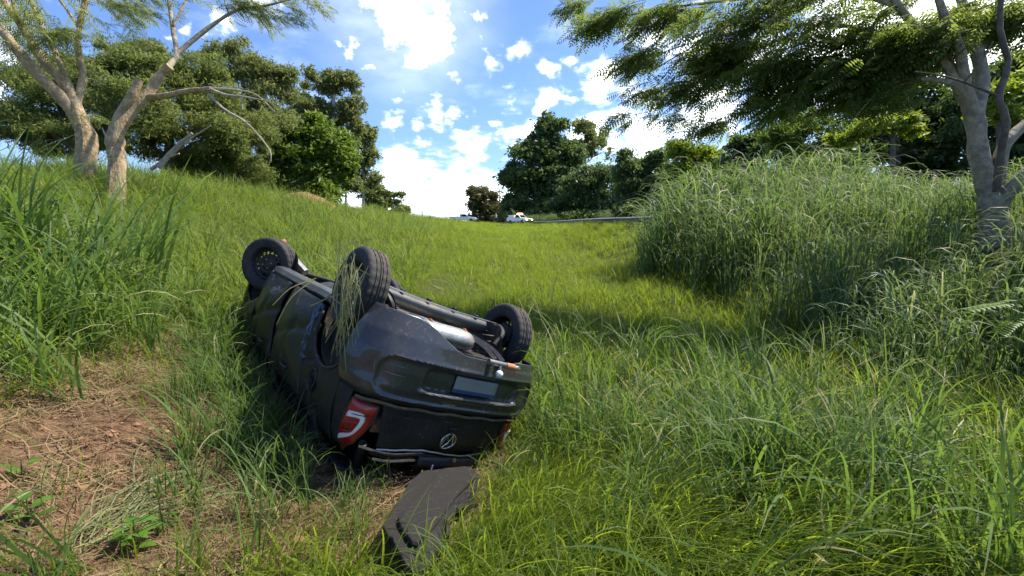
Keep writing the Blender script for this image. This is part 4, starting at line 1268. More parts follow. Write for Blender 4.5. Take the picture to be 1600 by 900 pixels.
def leaf_blade(c, d, L, wd, fold=.25):
    """folded leaf: two rows of quads"""
    d = np.asarray(d, float); d /= np.linalg.norm(d)
    sd = np.cross(d, [0, 0, 1.0]); sd /= np.linalg.norm(sd) + 1e-9
    up = np.cross(sd, d)
    V = []; F = []
    for i, f in enumerate(np.linspace(0, 1, 6)):
        w_ = wd * math.sin(math.pi * (.06 + .94 * f) ** .8) * .5 + .001
        p = np.asarray(c) + d * L * f - up * L * .25 * f * f
        V += [p - sd * w_ + up * w_ * fold, p, p + sd * w_ + up * w_ * fold]
        if i:
            n = 3 * i
            F += [[n - 3, n - 2, n + 1, n], [n - 2, n - 1, n + 2, n + 1]]
    return V, F
for i, (px, py, nl, s_, lab) in enumerate(((212, 862, 9, .085, 'low weed with round leaves beside the sheaf of cut grass'), (46, 822, 7, .08, 'small pale weed at the lower left corner'), (36, 752, 6, .07, 'small weed on the bank at the left edge, above the other weed'), (255, 832, 5, .06, 'young weed sprouting among the cut stems'))):
    p = ground_hit(px, py); V = []; F = []; n = 0; TI = []
    for k_ in range(nl):
        a_ = k_ * 2.4 + rng.uniform(0, 1); el = rng.uniform(.1, .8)
        st = np.array([math.cos(a_) * .02, math.sin(a_) * .02, .03 + .015 * k_])
        v, f = leaf_blade(st, (math.cos(a_), math.sin(a_), el), s_ * rng.uniform(.8, 1.2), s_ * .62)
        V += v; F += [[q + n for q in ff] for ff in f]; n += len(v); TI += [rng.uniform(0, 1)] * len(v)
    root = empty('weed', p, lab, 'weed')
    obj('leaves', mesh('leaves', np.array(V), np.array(F), M['herb'], True, {'tint': TI}), root)
    MB().tube([(0, 0, -.02), (0, 0, .03), (.004, .002, .03 + .015 * nl)], .003, 5).build('stem', M['herb'], root)

# ------------------------------------------------------------------ trees
def rot_mats(n, r, up_bias=.0, az=None, tilt=None):
    a = r.uniform(0, 2 * np.pi, n) if az is None else az
    t_ = r.normal(0, .6, n) if tilt is None else tilt
    ro = r.normal(0, .5, n)
    ca, sa, ct, st, cr, sr = np.cos(a), np.sin(a), np.cos(t_), np.sin(t_), np.cos(ro), np.sin(ro)
    z = np.zeros(n); o = np.ones(n)
    Rz = np.stack([np.stack([ca, -sa, z], -1), np.stack([sa, ca, z], -1), np.stack([z, z, o], -1)], 1)
    Ry = np.stack([np.stack([ct, z, st], -1), np.stack([z, o, z], -1), np.stack([-st, z, ct], -1)], 1)
    Rx = np.stack([np.stack([o, z, z], -1), np.stack([z, cr, -sr], -1), np.stack([z, sr, cr], -1)], 1)
    return Rz @ Ry @ Rx

def tpl_feather(L=.5, pairs=7, pl=.2, wd=.034, r=None):
    """pinnate leaf: rachis along +x drooping, pinnae both sides"""
    V = []; F = []; n = 0
    for i in range(pairs * 2 + 1):
        f = (i // 2 + .5) / pairs
        if i == pairs * 2:
            sgn, f = 0, 1.0
        else:
            sgn = 1 if i % 2 else -1
        c = np.array([f * L, 0, -.22 * L * f * f])
        ll = pl * (1 - .45 * abs(f - .4) * 1.6)
        d = np.array([.55, sgn * .85 if sgn else 0, -.28]); d /= np.linalg.norm(d)
        q = np.array([-d[1], d[0], 0]) if sgn else np.array([0, 1.0, 0])
        q = q / np.linalg.norm(q) * wd / 2
        V += [c, c + d * ll * .5 + q, c + d * ll + np.array([0, 0, -.12 * ll]), c + d * ll * .5 - q]
        F.append([n, n + 1, n + 2, n + 3]); n += 4
    return np.array(V), np.array(F)
def tpl_cluster(r, nl=7, L=.22, wd=.1, sp=.16):
    V = []; F = []; n = 0
    for i in range(nl):
        c = r.normal(0, sp * .5, 3); d = r.normal(0, 1, 3) + np.array([.3, 0, -.25]); d /= np.linalg.norm(d)
        q = np.cross(d, r.normal(0, 1, 3)); q /= np.linalg.norm(q); ll = L * r.uniform(.7, 1.3)
        V += [c, c + d * ll * .45 + q * wd / 2, c + d * ll, c + d * ll * .45 - q * wd / 2]
        F.append([n, n + 1, n + 2, n + 3]); n += 4
    return np.array(V), np.array(F)

def crown_mesh(name, C_, mats, tpl, scl, r, tint_c):
    """one mesh of many leaf sprigs"""
    V0, F0 = tpl
    n = len(C_); k = len(V0)
    V = np.einsum('nij,kj->nki', mats, V0) * scl[:, None, None] + C_[:, None, :]
    F = (F0[None] + (np.arange(n) * k)[:, None, None]).reshape(-1, F0.shape[1])
    ti = np.repeat(np.clip(tint_c + r.normal(0, .2, n), 0, 1), k)
    return V.reshape(-1, 3), F, ti

def lobe_points(lobes, dens, r, gap=.0, shell=.45):
    """leaf positions: every lobe is a set of smaller clumps with gaps between them"""
    out = []; tn = []
    for (c, rad, wgt) in lobes:
        c = np.asarray(c); rad = np.asarray(rad)
        n = max(12, int(dens * wgt)); m_ = 15
        d = r.normal(0, 1, (m_, 3)); d /= np.linalg.norm(d, axis=1)[:, None]
        sc_ = d * (r.uniform(.15, 1, m_) ** .5)[:, None] * .82
        sr = r.uniform(.26, .48, m_); st = r.uniform(-.22, .26, m_)
        k_ = r.integers(0, m_, n)
        e_ = r.normal(0, 1, (n, 3)); e_ /= np.linalg.norm(e_, axis=1)[:, None]
        q = r.uniform(0, 1, n) ** .55 * (1 + (r.uniform(0, 1, n) < .14) * r.uniform(.1, .7, n))
        P_ = c + rad * (sc_[k_] + e_ * (sr[k_] * q)[:, None] * np.array([1.1, 1.1, .72]))
        g = np.sin(P_[:, 0] * 9 / rad[0] + c[1]) + np.sin(P_[:, 1] * 9 / rad[1] + c[2]) + np.sin(P_[:, 2] * 10 / rad[2] + c[0])
        kk = g > -2.2 + gap * .8
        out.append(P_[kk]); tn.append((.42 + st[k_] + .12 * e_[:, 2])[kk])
    return np.concatenate(out), np.concatenate(tn)

def twig_points(lobes, dens, r, aim, step=.055):
    """sprig positions strung along thin drooping twigs; aim(c) gives the way the twigs run"""
    out = []; az = []; tn = []; tw = []
    for (c, rad, wgt) in lobes:
        c = np.asarray(c); rad = np.asarray(rad)
        L = 1.05 * float(np.clip(np.mean(rad) * 1.5, .35, 1.6)); per = int(L / step)
        for q in range(max(2, int(dens * wgt / per))):
            d = r.normal(0, 1, 3); d /= np.linalg.norm(d)
            p0 = c + d * rad * r.uniform(0, 1) ** .5 * .95
            a_ = aim(c) + r.normal(0, .38); sl_ = r.normal(-.05, .16); dr = r.uniform(.12, .4); tt = .42 + r.normal(0, .2)
            f = np.linspace(-.5, .5, per); g = f + .5
            dirv = np.array([math.cos(a_), math.sin(a_), 0])
            P_ = p0 + dirv * (f * L)[:, None] + np.stack([0 * f, 0 * f, sl_ * f * L - dr * L * g * g], -1) + r.normal(0, .012, (per, 3))
            out.append(P_); az.append(a_ + np.where(np.arange(per) % 2, 1, -1) * r.normal(.85, .25, per)); tn.append(np.full(per, tt)); tw.append(P_[::3])
    return np.concatenate(out), np.concatenate(az), np.concatenate(tn), tw

def lob(px, py, rx, ry, t_, dr=1.0, wgt=None):
    """a clump of crown: where its middle stands, how wide and tall it is in metres"""
    c = at(px, py, t_); a_, b_ = rx * t_ / FPX, ry * t_ / FPX
    return (c, (a_, (a_ + b_) / 2 * dr, b_), wgt if wgt else a_ * b_)

def grow(name, label, base, trunk, r0, lobes, dens, tpl, leafm, barkm, seed, scl=1.0, gap=0.6, group=None, shell=.45, limbs=None, tilt=None, limbr=.45):
    """tree: trunk, a limb towards every clump, crown"""
    r = np.random.default_rng(seed)
    root = empty(name, base, label, 'tree', group)
    b0 = np.asarray(base, float)
    T = spline(np.vstack([b0 - [0, 0, .3], np.asarray(trunk)]), 14) - b0
    rad = np.linspace(r0, r0 * .42, 14); rad[0] *= 1.35; rad[1] *= 1.12
    MB().tube(T, rad, 12).build('trunk', barkm, root)
    for (c, rd, wg) in lobes:
        c = np.asarray(c) - b0
        i = int(np.clip(np.argmin(np.abs(T[:, 2] - (c[2] - rd[2] * 1.1))), 4, 12))
        mid = (T[i] + c) / 2 + np.array([0, 0, .12 * np.linalg.norm(c - T[i])]) + r.normal(0, .05, 3) * np.linalg.norm(c - T[i])
        pts = spline([T[i], mid, c], 9)
        mb = MB().tube(pts, np.linspace(rad[i] * limbr, rad[i] * .12, 9), 7)
        for q in range(4):
            e_ = c + r.normal(0, .5, 3) * np.asarray(rd); s_ = pts[r.integers(4, 9)]
            mb.tube(spline([s_, (s_ + e_) / 2 + [0, 0, .08 * np.linalg.norm(e_ - s_)], e_], 6), np.linspace(rad[i] * .13, rad[i] * .04, 6), 5)
        mb.build('limb', barkm, root)
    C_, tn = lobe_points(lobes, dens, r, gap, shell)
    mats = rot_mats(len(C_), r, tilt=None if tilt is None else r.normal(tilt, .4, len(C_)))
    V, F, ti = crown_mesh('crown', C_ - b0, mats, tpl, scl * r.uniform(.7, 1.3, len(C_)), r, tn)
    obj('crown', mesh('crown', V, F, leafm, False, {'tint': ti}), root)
    return root

RT_ = np.random.default_rng(77)
T_FEATH = tpl_feather()
T_CL = tpl_cluster(RT_)
T_CL2 = tpl_cluster(RT_, 8, .30, .075, .25)
T_BIG = tpl_cluster(RT_, 9, .42, .17, .42)

def gb(px, t_):
    """ground point below pixel column px at depth t_"""
    p = at(px, 350, t_)
    return np.array([p[0], p[1], H(p[0], p[1])])

# limbs drawn through real points for the trees whose branches are seen
def limb(root, b0, pts, r0, r1, mat, name='limb', n=14, k=9):
    P_ = spline([np.asarray(p) for p in pts], n) - b0
    rr = np.linspace(r0, r1, n) * (1 + .06 * np.sin(np.arange(n) * 2.1))
    V_, F_ = tube(P_, rr, k + 4)
    ax_ = np.repeat(P_, k + 4, axis=0)
    j = 1 + .10 * np.sin(V_[:, 0] * 31 + V_[:, 2] * 9) * np.sin(V_[:, 2] * 23 + V_[:, 1] * 17) + .05 * np.sin(V_[:, 2] * 61 + V_[:, 0] * 40)
    return MB().add(ax_ + (V_ - ax_) * j[:, None], F_).build(name, mat, root)

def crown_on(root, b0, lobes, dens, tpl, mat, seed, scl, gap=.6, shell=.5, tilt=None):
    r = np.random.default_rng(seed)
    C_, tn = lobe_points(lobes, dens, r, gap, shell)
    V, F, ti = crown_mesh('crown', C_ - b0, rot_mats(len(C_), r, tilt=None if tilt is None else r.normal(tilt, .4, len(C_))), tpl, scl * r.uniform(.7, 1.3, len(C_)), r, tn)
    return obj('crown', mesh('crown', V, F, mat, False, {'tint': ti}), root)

def feather_crown(root, b0, lobes, dens, mat, barkm, seed, scl, aim):
    r = np.random.default_rng(seed)
    C_, az, tn, tw = twig_points(lobes, dens, r, aim)
    V, F, ti = crown_mesh('crown', C_ - b0, rot_mats(len(C_), r, az=az, tilt=r.normal(.25, .3, len(C_))), T_SPRIG, scl * r.uniform(.7, 1.3, len(C_)), r, tn)
    obj('crown', mesh('crown', V, F, mat, False, {'tint': ti}), root)
    mb = MB()
    for P_ in tw:
        mb.tube(P_ - b0, np.linspace(.006, .002, len(P_)), 3, False)
    o = mb.build('fine_twigs', barkm, root); o['kind'] = 'stuff'
T_SPRIG = tpl_feather(.30, 7, .10, .024)

# tree with pale forked limbs, far left
b0 = gb(132, 10.2)
tl = empty('tree', b0, 'pale barked tree at the far left with forked limbs leaning out of view', 'tree')
z0 = b0 - [0, 0, .3]
limb(tl, b0, [z0, at(136, 225, 10.2), at(128, 195, 10.2), at(115, 172, 10.1)], .20, .15, M['bark_pale'], 'trunk', 10, 12)
limb(tl, b0, [at(132, 212, 10.2), at(120, 182, 10.15), at(85, 142, 9.9), at(55, 112, 9.7), at(22, 72, 9.5), at(-8, 35, 9.4), at(-60, -30, 9.3)], .14, .07, M['bark_pale'])
limb(tl, b0, [at(128, 196, 10.15), at(119, 165, 10.1), at(98, 128, 10.2), at(62, 88, 10.2), at(38, 45, 10.2), at(8, 5, 10.2), at(-20, -40, 10.2)], .12, .06, M['bark_pale'])
limb(tl, b0, [at(122, 180, 10.15), at(122, 155, 10.2), at(131, 118, 10.4), at(122, 80, 10.5), at(124, 40, 10.6), at(138, -15, 10.7), at(150, -60, 10.8)], .085, .045, M['bark_pale'])
limb(tl, b0, [at(118, 165, 10.1), at(112, 140, 10.2), at(95, 105, 10.5), at(82, 70, 10.8), at(60, 30, 11), at(40, -20, 11)], .07, .035, M['bark_pale'])
limb(tl, b0, [at(38, 50, 10.2), at(25, 20, 10), at(15, -20, 10)], .05, .03, M['bark_pale'])
limb(tl, b0, [at(124, 45, 10.6), at(108, 20, 10.5), at(85, -10, 10.4)], .035, .02, M['bark_pale'])
limb(tl, b0, [at(85, 120, 9.9), at(78, 85, 9.6), at(72, 55, 9.5), at(52, 30, 9.4)], .012, .006, M['dead_wood'], 'twig')
feather_crown(tl, b0, [lob(60, 10, 85, 38, 10.2), lob(150, -10, 80, 35, 10.5), lob(10, 60, 55, 40, 10.4), lob(95, 55, 55, 22, 9.8, 1, .3), lob(205, 12, 45, 18, 10.4, 1, .25), lob(150, 175, 20, 22, 9.8, 1, .08), lob(40, 70, 26, 12, 9.6, 1, .1), lob(85, 42, 40, 14, 9.5, 1, .2)], 300, M['leaf_olive'], M['bark_dark'], 301, .9, lambda c: math.atan2(c[1] - b0[1], c[0] - b0[0] + .01))

# broken tree beside it
b0 = gb(182, 9.6)
tb_ = empty('tree', b0, 'storm broken tree with bare orange limbs and snapped ends', 'tree')
z0 = b0 - [0, 0, .3]
limb(tb_, b0, [z0, at(183, 250, 9.6), at(178, 225, 9.6), at(184, 195, 9.6)], .165, .125, M['bark_pale'], 'trunk', 10, 12)
limb(tb_, b0, [at(181, 240, 9.6), at(180, 215, 9.6), at(186, 182, 9.6), at(205, 152, 9.6), at(217, 124, 9.6)], .12, .075, M['bark_pale'])
limb(tb_, b0, [at(181, 232, 9.6), at(186, 203, 9.6), at(205, 175, 9.7), at(232, 146, 9.8), at(250, 118, 9.9), at(266, 104, 9.9)], .13, .075, M['bark_pale'])
limb(tb_, b0, [at(232, 152, 9.8), at(262, 149, 9.6), at(295, 142, 9.5), at(330, 139, 9.4)], .065, .045, M['bark_pale'])
limb(tb_, b0, [at(328, 139, 9.4), at(352, 148, 9.3), at(385, 152, 9.2), at(418, 158, 9.1)], .03, .012, M['dead_wood'])
limb(tb_, b0, [at(326, 148, 9.4), at(352, 172, 9.3), at(385, 192, 9.2), at(420, 232, 9.1), at(423, 252, 9.1)], .028, .010, M['dead_wood'])
limb(tb_, b0, [at(330, 138, 9.4), at(365, 140, 9.4), at(400, 148, 9.5), at(430, 175, 9.5)], .022, .008, M['dead_wood'])
limb(tb_, b0, [at(378, 152, 9.2), at(379, 172, 9.2)], .018, .008, M['dead_wood'], 'twig')
limb(tb_, b0, [at(385, 190, 9.2), at(392, 191, 9.2)], .014, .008, M['dead_wood'], 'twig')
limb(tb_, b0, [at(262, 106, 9.9), at(276, 84, 10.3), at(271, 50, 10.6), at(265, 10, 10.8), at(262, -30, 11)], .06, .035, M['bark_grey'])
limb(tb_, b0, [at(275, 86, 10.3), at(305, 60, 10.6), at(345, 30, 10.8), at(375, 14, 11), at(420, 8, 11.2), at(470, -6, 11.3)], .055, .018, M['bark_grey'])
limb(tb_, b0, [at(271, 40, 10.6), at(285, 12, 10.8), at(300, -15, 11)], .03, .018, M['bark_grey'])
limb(tb_, b0, [at(358, 22, 10.9), at(352, 5, 11), at(348, -25, 11)], .02, .010, M['bark_grey'])
limb(tb_, b0, [at(172, 235, 9.6), at(166, 215, 9.5), at(160, 200, 9.5)], .02, .012, M['dead_wood'], 'stub')
feather_crown(tb_, b0, [lob(420, 10, 60, 16, 11.2, 1, .25), lob(455, 22, 25, 16, 11.2, 1, .1), lob(370, 5, 40, 12, 11, 1, .12), lob(490, 2, 20, 6, 11.3, 1, .05), lob(230, 2, 40, 14, 10.8, 1, .15), lob(350, -30, 150, 25, 11, 1, .5)], 600, M['leaf_olive'], M['bark_dark'], 302, .8, lambda c: .2)

# fallen dead branch beyond the bank
b0 = gb(262, 12.0)
db = empty('dead_branch', b0, 'fallen dead branch propped on the left bank behind the broken tree', 'dead branch')
for pts, r0, r1 in (([at(248, 262, 12), at(270, 235, 12), at(300, 208, 12)], .07, .03), ([at(262, 246, 12), at(290, 222, 12), at(330, 196, 12)], .04, .012), ([at(285, 226, 12), at(312, 218, 12)], .02, .008), ([at(236, 265, 12), at(262, 246, 12), at(280, 240, 12)], .05, .02)):
    limb(db, b0, pts, r0, r1, M['dead_wood'])

LW = 'trees of the wood on the left bank'
grow('tree', 'olive green tree filling the gap between the two pale trees', gb(120, 15), [at(120, 200, 15), at(118, 120, 15)], .22,
     [lob(70, 150, 90, 62, 15), lob(150, 120, 75, 55, 15.5), lob(215, 165, 60, 60, 15), lob(30, 200, 70, 45, 14.5), lob(200, 95, 48, 32, 16), lob(120, 215, 80, 40, 15)], 1298, T_CL2, M['leaf_olive'], M['bark_dark'], 310, .44, 1.1, LW)
grow('tree', 'olive crowned tree behind the broken tree', gb(265, 17), [at(265, 220, 17), at(262, 140, 17)], .2,
     [lob(255, 135, 55, 45, 17), lob(310, 150, 60, 55, 17.5), lob(285, 220, 70, 45, 17), lob(215, 215, 50, 45, 16.5), lob(345, 205, 45, 50, 17), lob(230, 85, 40, 26, 17.5), lob(290, 108, 46, 30, 17.5), lob(185, 75, 36, 22, 17.5), lob(335, 112, 36, 30, 18)], 1150, T_CL2, M['leaf_olive'], M['bark_dark'], 311, .44, 1.1, LW)
grow('tree', 'tall thin crowned tree rising above the wood', gb(385, 21), [at(385, 220, 21), at(378, 110, 21)], .2,
     [lob(375, 85, 34, 26, 21), lob(345, 110, 34, 22, 21), lob(410, 120, 42, 32, 21), lob(335, 80, 22, 14, 21, 1, .4), lob(440, 135, 34, 36, 21.5), lob(390, 170, 60, 38, 21), lob(450, 118, 22, 14, 21.5, 1, .4), lob(330, 165, 50, 40, 20.5), lob(425, 200, 50, 40, 21), lob(400, 100, 30, 20, 21, 1, .5)], 600, T_CL2, M['leaf_airy'], M['bark_grey'], 312, .62, 1.0, LW)
grow('tree', 'olive tree with dangling branches left of the bright green tree', gb(375, 18.5), [at(375, 260, 18.5), at(372, 210, 18.5)], .18,
     [lob(365, 235, 55, 42, 18.5), lob(400, 205, 42, 36, 18.8), lob(330, 260, 50, 28, 18), lob(395, 265, 40, 26, 18.5)], 1188, T_CL2, M['leaf_olive'], M['bark_dark'], 313, .44, 1.1, LW)
grow('tree', 'bright green dense tree at the foot of the wood', gb(482, 22), [at(482, 290, 22), at(480, 220, 22)], .22,
     [lob(480, 200, 44, 30, 22), lob(505, 240, 42, 34, 22), lob(452, 245, 46, 36, 22), lob(480, 280, 52, 28, 21.6), lob(528, 262, 28, 28, 22.2), lob(430, 275, 32, 26, 21.6), lob(500, 302, 36, 14, 21.4), lob(440, 205, 26, 22, 22.5), lob(535, 225, 24, 22, 22.5), lob(412, 300, 30, 14, 21)], 900, T_CL, M['leaf_bright'], M['bark_dark'], 314, .95, .4, LW)
grow('tree', 'tall airy tree behind the bright green one', gb(520, 31), [at(520, 230, 31), at(522, 130, 31)], .22,
     [lob(535, 125, 30, 24, 31), lob(500, 130, 34, 28, 31), lob(548, 165, 24, 26, 31), lob(515, 180, 42, 32, 31.5), lob(470, 160, 36, 34, 30), lob(556, 195, 16, 16, 31, 1, .4), lob(545, 225, 30, 26, 31)], 400, T_BIG, M['leaf_airy'], M['bark_white'], 315, .48, .9, LW)
grow('tree', 'slender tree with white stems at the end of the wood', gb(568, 38), [at(568, 280, 38), at(572, 220, 38)], .13,
     [lob(570, 215, 20, 22, 38), lob(578, 245, 16, 20, 38), lob(556, 262, 24, 22, 38), lob(580, 280, 16, 16, 38), lob(548, 235, 18, 18, 38)], 260, T_BIG, M['leaf_airy'], M['bark_white'], 316, .62, .9, LW)
grow('tree', 'slim pale stemmed tree beside the slender one', gb(540, 36), [at(541, 290, 36), at(544, 250, 36)], .09,
     [lob(545, 260, 18, 16, 36), lob(532, 285, 18, 16, 36), lob(550, 288, 18, 14, 36)], 260, T_BIG, M['leaf_airy'], M['bark_white'], 317, .6, .9, LW)
grow('tree', 'low spreading tree with flat tiers at the end of the left bank', gb(606, 58), [at(604, 325, 58), at(602, 305, 58)], .22,
     [lob(590, 296, 26, 9, 58), lob(615, 303, 22, 6, 58, 1), lob(600, 315, 34, 8, 58, 1), lob(628, 325, 18, 6, 58, 1), lob(585, 320, 26, 14, 57), lob(612, 334, 24, 7, 58), lob(575, 300, 18, 18, 57)], 140, T_BIG, M['leaf_olive'], M['bark_dark'], 318, .85, .5)
grow('bush', 'green bush under the flat tiered tree', gb(590, 50), [at(590, 340, 50)], .1,
     [lob(588, 330, 16, 11, 50), lob(604, 336, 12, 8, 50), lob(574, 333, 12, 9, 49)], 170, T_BIG, M['leaf_bright'], M['bark_dark'], 319, .6, .3)
grow('tree', 'dark shaded tree low in the wood, left of the bright green tree', gb(400, 24), [at(400, 280, 24)], .2,
     [lob(400, 275, 50, 34, 25), lob(345, 265, 50, 36, 24), lob(300, 250, 50, 36, 22), lob(440, 300, 40, 16, 24)], 420, T_BIG, M['leaf_dark'], M['bark_dark'], 320, .7, .3, LW)

# earth mound below the wood
p = at(486, 330, 21); A, B_ = np.meshgrid(np.linspace(-1, 1, 22), np.linspace(-1, 1, 16), indexing='ij')
xx = p[0] + A * 1.5; yy = p[1] + B_ * 1.0
G = np.stack([xx, yy, H(xx, yy) - .12 + .62 * np.clip(1 - A ** 2 - B_ ** 2, 0, 1) ** .7 + .06 * snoise(xx, yy, 5, 2)], -1)
tag(MB().grid(G).build('earth_mound', M['soil']), 'mound of bare red soil at the foot of the bright green tree', None, None, 'structure')

# right side beyond the road
RWG = 'trees in the row behind the road'
grow('tree', 'brownish bushy tree left of the biggest tree behind the vehicles', gb(757, 105), [at(757, 335, 105), at(757, 315, 105)], .35,
     [lob(758, 305, 22, 18, 105), lob(765, 325, 22, 20, 105), lob(742, 318, 18, 14, 105), lob(738, 297, 14, 6, 105), lob(770, 340, 20, 12, 104), lob(748, 340, 18, 10, 104)], 55, T_BIG, M['leaf_brown'], M['bark_dark'], 330, 1.7, .4)
grow('tree', 'biggest dark green tree behind the service truck', gb(845, 92), [at(845, 300, 92), at(850, 230, 92)], .6,
     [lob(862, 205, 30, 24, 92), lob(838, 240, 40, 30, 92), lob(880, 245, 36, 34, 92), lob(815, 275, 34, 30, 92), lob(860, 285, 48, 32, 92), lob(828, 315, 44, 26, 91), lob(880, 322, 44, 24, 91), lob(850, 336, 60, 12, 90), lob(800, 318, 22, 24, 92), lob(855, 186, 20, 12, 92, 1, .8)], 42, T_BIG, M['leaf_bamboo'], M['bark_dark'], 331, 2.0, .35, shell=.4)
grow('tree', 'thin leaved tree showing right of the biggest tree', gb(915, 98), [at(915, 270, 98), at(915, 215, 98)], .3,
     [lob(912, 200, 20, 18, 98), lob(930, 225, 22, 20, 98), lob(905, 235, 22, 22, 98), lob(945, 205, 10, 10, 98, 1, .5), lob(950, 238, 12, 12, 98, 1, .6)], 38, T_BIG, M['leaf_airy'], M['bark_grey'], 332, 1.6, 1.1)
grow('tree', 'dark weeping bamboo clump right of the biggest tree', gb(915, 66), [at(915, 310, 66), at(915, 280, 66)], .3,
     [lob(905, 290, 34, 24, 66), lob(940, 275, 36, 26, 66), lob(925, 315, 50, 20, 65), lob(885, 318, 30, 18, 66), lob(960, 305, 34, 26, 64), lob(920, 336, 60, 12, 64), lob(985, 330, 40, 16, 62)], 95, T_BIG, M['leaf_bamboo'], M['bark_dark'], 333, 1.25, .2, RWG, tilt=.9)
grow('tree', 'rounded bamboo clump with a high lit tip', gb(1000, 52), [at(1000, 310, 52), at(1000, 270, 52)], .3,
     [lob(985, 262, 30, 26, 52), lob(1020, 252, 34, 24, 52), lob(1000, 295, 46, 28, 52), lob(1040, 285, 30, 30, 50), lob(975, 320, 34, 16, 51), lob(980, 240, 12, 10, 52, 1, .5), lob(1010, 330, 60, 16, 50)], 120, T_BIG, M['leaf_bamboo'], M['bark_dark'], 334, 1.05, .2, RWG, tilt=.9)
grow('tree', 'yellow green tree catching sun above the tall grass', gb(1075, 40), [at(1075, 290, 40), at(1078, 250, 40)], .25,
     [lob(1060, 230, 24, 18, 40), lob(1095, 240, 30, 20, 40), lob(1078, 262, 40, 22, 40), lob(1120, 255, 26, 20, 39)], 170, T_BIG, M['leaf_yellow'], M['bark_dark'], 335, .8, .4, RWG)
grow('tree', 'dark tree filling the row behind the grass stand', gb(1130, 34), [at(1130, 290, 34), at(1130, 240, 34)], .3,
     [lob(1100, 290, 50, 26, 34), lob(1150, 265, 44, 30, 34), lob(1175, 230, 40, 26, 34), lob(1190, 285, 50, 26, 33), lob(1060, 300, 40, 26, 36), lob(1080, 325, 70, 20, 35), lob(1180, 310, 70, 26, 33)], 230, T_BIG, M['leaf_dark'], M['bark_dark'], 336, .8, .2, RWG)
grow('tree', 'leafy green tree under the feathery canopy', gb(1250, 27), [at(1250, 270, 27), at(1250, 220, 27)], .25,
     [lob(1215, 215, 46, 26, 27), lob(1265, 195, 50, 34, 27), lob(1250, 245, 60, 26, 27), lob(1310, 225, 46, 34, 27), lob(1230, 290, 70, 30, 27), lob(1300, 280, 60, 30, 26)], 330, T_CL2, M['leaf_bright'], M['bark_dark'], 337, .9, .4, RWG)
grow('tree', 'dark forest tree behind the trunk of the feathery tree', gb(1400, 22), [at(1400, 260, 22), at(1400, 190, 22)], .3,
     [lob(1330, 255, 60, 30, 22), lob(1400, 215, 70, 50, 23), lob(1460, 170, 70, 46, 23), lob(1440, 255, 60, 26, 22), lob(1380, 150, 60, 40, 24), lob(1350, 300, 80, 30, 22), lob(1450, 300, 80, 30, 22)], 420, T_BIG, M['leaf_dark'], M['bark_dark'], 338, .62, .1, RWG)
grow('tree', 'dark forest tree at the right edge', gb(1570, 20), [at(1570, 260, 20), at(1570, 160, 20)], .3,
     [lob(1540, 180, 70, 60, 20), lob(1600, 130, 80, 50, 20), lob(1640, 210, 80, 60, 19), lob(1570, 250, 70, 26, 19), lob(1560, 300, 90, 34, 19)], 420, T_BIG, M['leaf_dark'], M['bark_dark'], 339, .62, .1, RWG)
grow('tree', 'bright yellow green tree lit behind the forked trunk', gb(1560, 15.5), [at(1562, 240, 15.5), at(1560, 170, 15.5)], .14,
     [lob(1560, 150, 36, 22, 15.5), lob(1535, 175, 26, 16, 15.5), lob(1585, 185, 30, 24, 15.5), lob(1590, 125, 22, 14, 15.5)], 900, T_CL, M['leaf_yellow'], M['bark_dark'], 340, .7, .7)
grow('tree', 'small yellow green tree left of the forked trunk', gb(1395, 17), [at(1395, 240, 17), at(1395, 200, 17)], .12,
     [lob(1400, 190, 30, 18, 17), lob(1360, 200, 34, 18, 17), lob(1425, 205, 14, 12, 17), lob(1320, 215, 30, 16, 17.5)], 900, T_CL, M['leaf_yellow'], M['bark_dark'], 341, .7, .8)
# the feathery tree on the right bank
b0 = gb(1548, 6.9)
ft = empty('tree', b0, 'smooth grey barked tree with feathery canopy on the right bank', 'tree')
z0 = b0 - [0, 0, .3]
bk_ = M['bark_grey']
limb(ft, b0, [z0, at(1552, 385, 6.9), at(1553, 345, 6.9), at(1545, 305, 6.9)], .225, .14, bk_, 'trunk', 12, 14)
limb(ft, b0, [at(1552, 345, 6.9), at(1545, 300, 6.9), at(1530, 245, 6.9), at(1522, 180, 6.9), at(1500, 130, 6.85)], .14, .10, bk_, 'limb', 14, 12)
limb(ft, b0, [at(1522, 190, 6.9), at(1535, 130, 7.0), at(1528, 85, 7.1), at(1510, 30, 7.2), at(1495, -30, 7.3)], .10, .06, bk_)
limb(ft, b0, [at(1502, 135, 6.85), at(1475, 95, 6.9), at(1440, 55, 6.9), at(1405, 10, 7), at(1380, -30, 7)], .085, .045, bk_)
limb(ft, b0, [at(1508, 140, 6.85), at(1500, 80, 6.7), at(1478, 30, 6.6), at(1460, -20, 6.5)], .075, .045, bk_)
limb(ft, b0, [at(1500, 132, 6.85), at(1462, 125, 6.9), at(1420, 122, 7.1), at(1370, 110, 7.4), at(1290, 100, 7.9), at(1200, 110, 8.4)], .045, .012, bk_)
limb(ft, b0, [at(1440, 55, 6.9), at(1390, 55, 7.2), at(1320, 40, 7.6), at(1220, 40, 8.2), at(1110, 60, 8.9), at(1020, 110, 9.4)], .045, .010, bk_)
limb(ft, b0, [at(1405, 10, 7), at(1330, -10, 7.5), at(1200, -5, 8.2), at(1060, 10, 9), at(950, 30, 9.5)], .045, .010, bk_)
limb(ft, b0, [at(1528, 85, 7.1), at(1545, 50, 7.2), at(1560, 10, 7.3), at(1575, -30, 7.3)], .06, .04, bk_)
limb(ft, b0, [at(1553, 350, 6.9), at(1558, 325, 6.88), at(1575, 300, 6.8), at(1600, 275, 6.7), at(1650, 230, 6.6)], .12, .08, bk_)
limb(ft, b0, [at(1550, 300, 7.0), at(1545, 260, 7.2), at(1536, 215, 7.3), at(1535, 170, 7.4)], .05, .035, bk_)
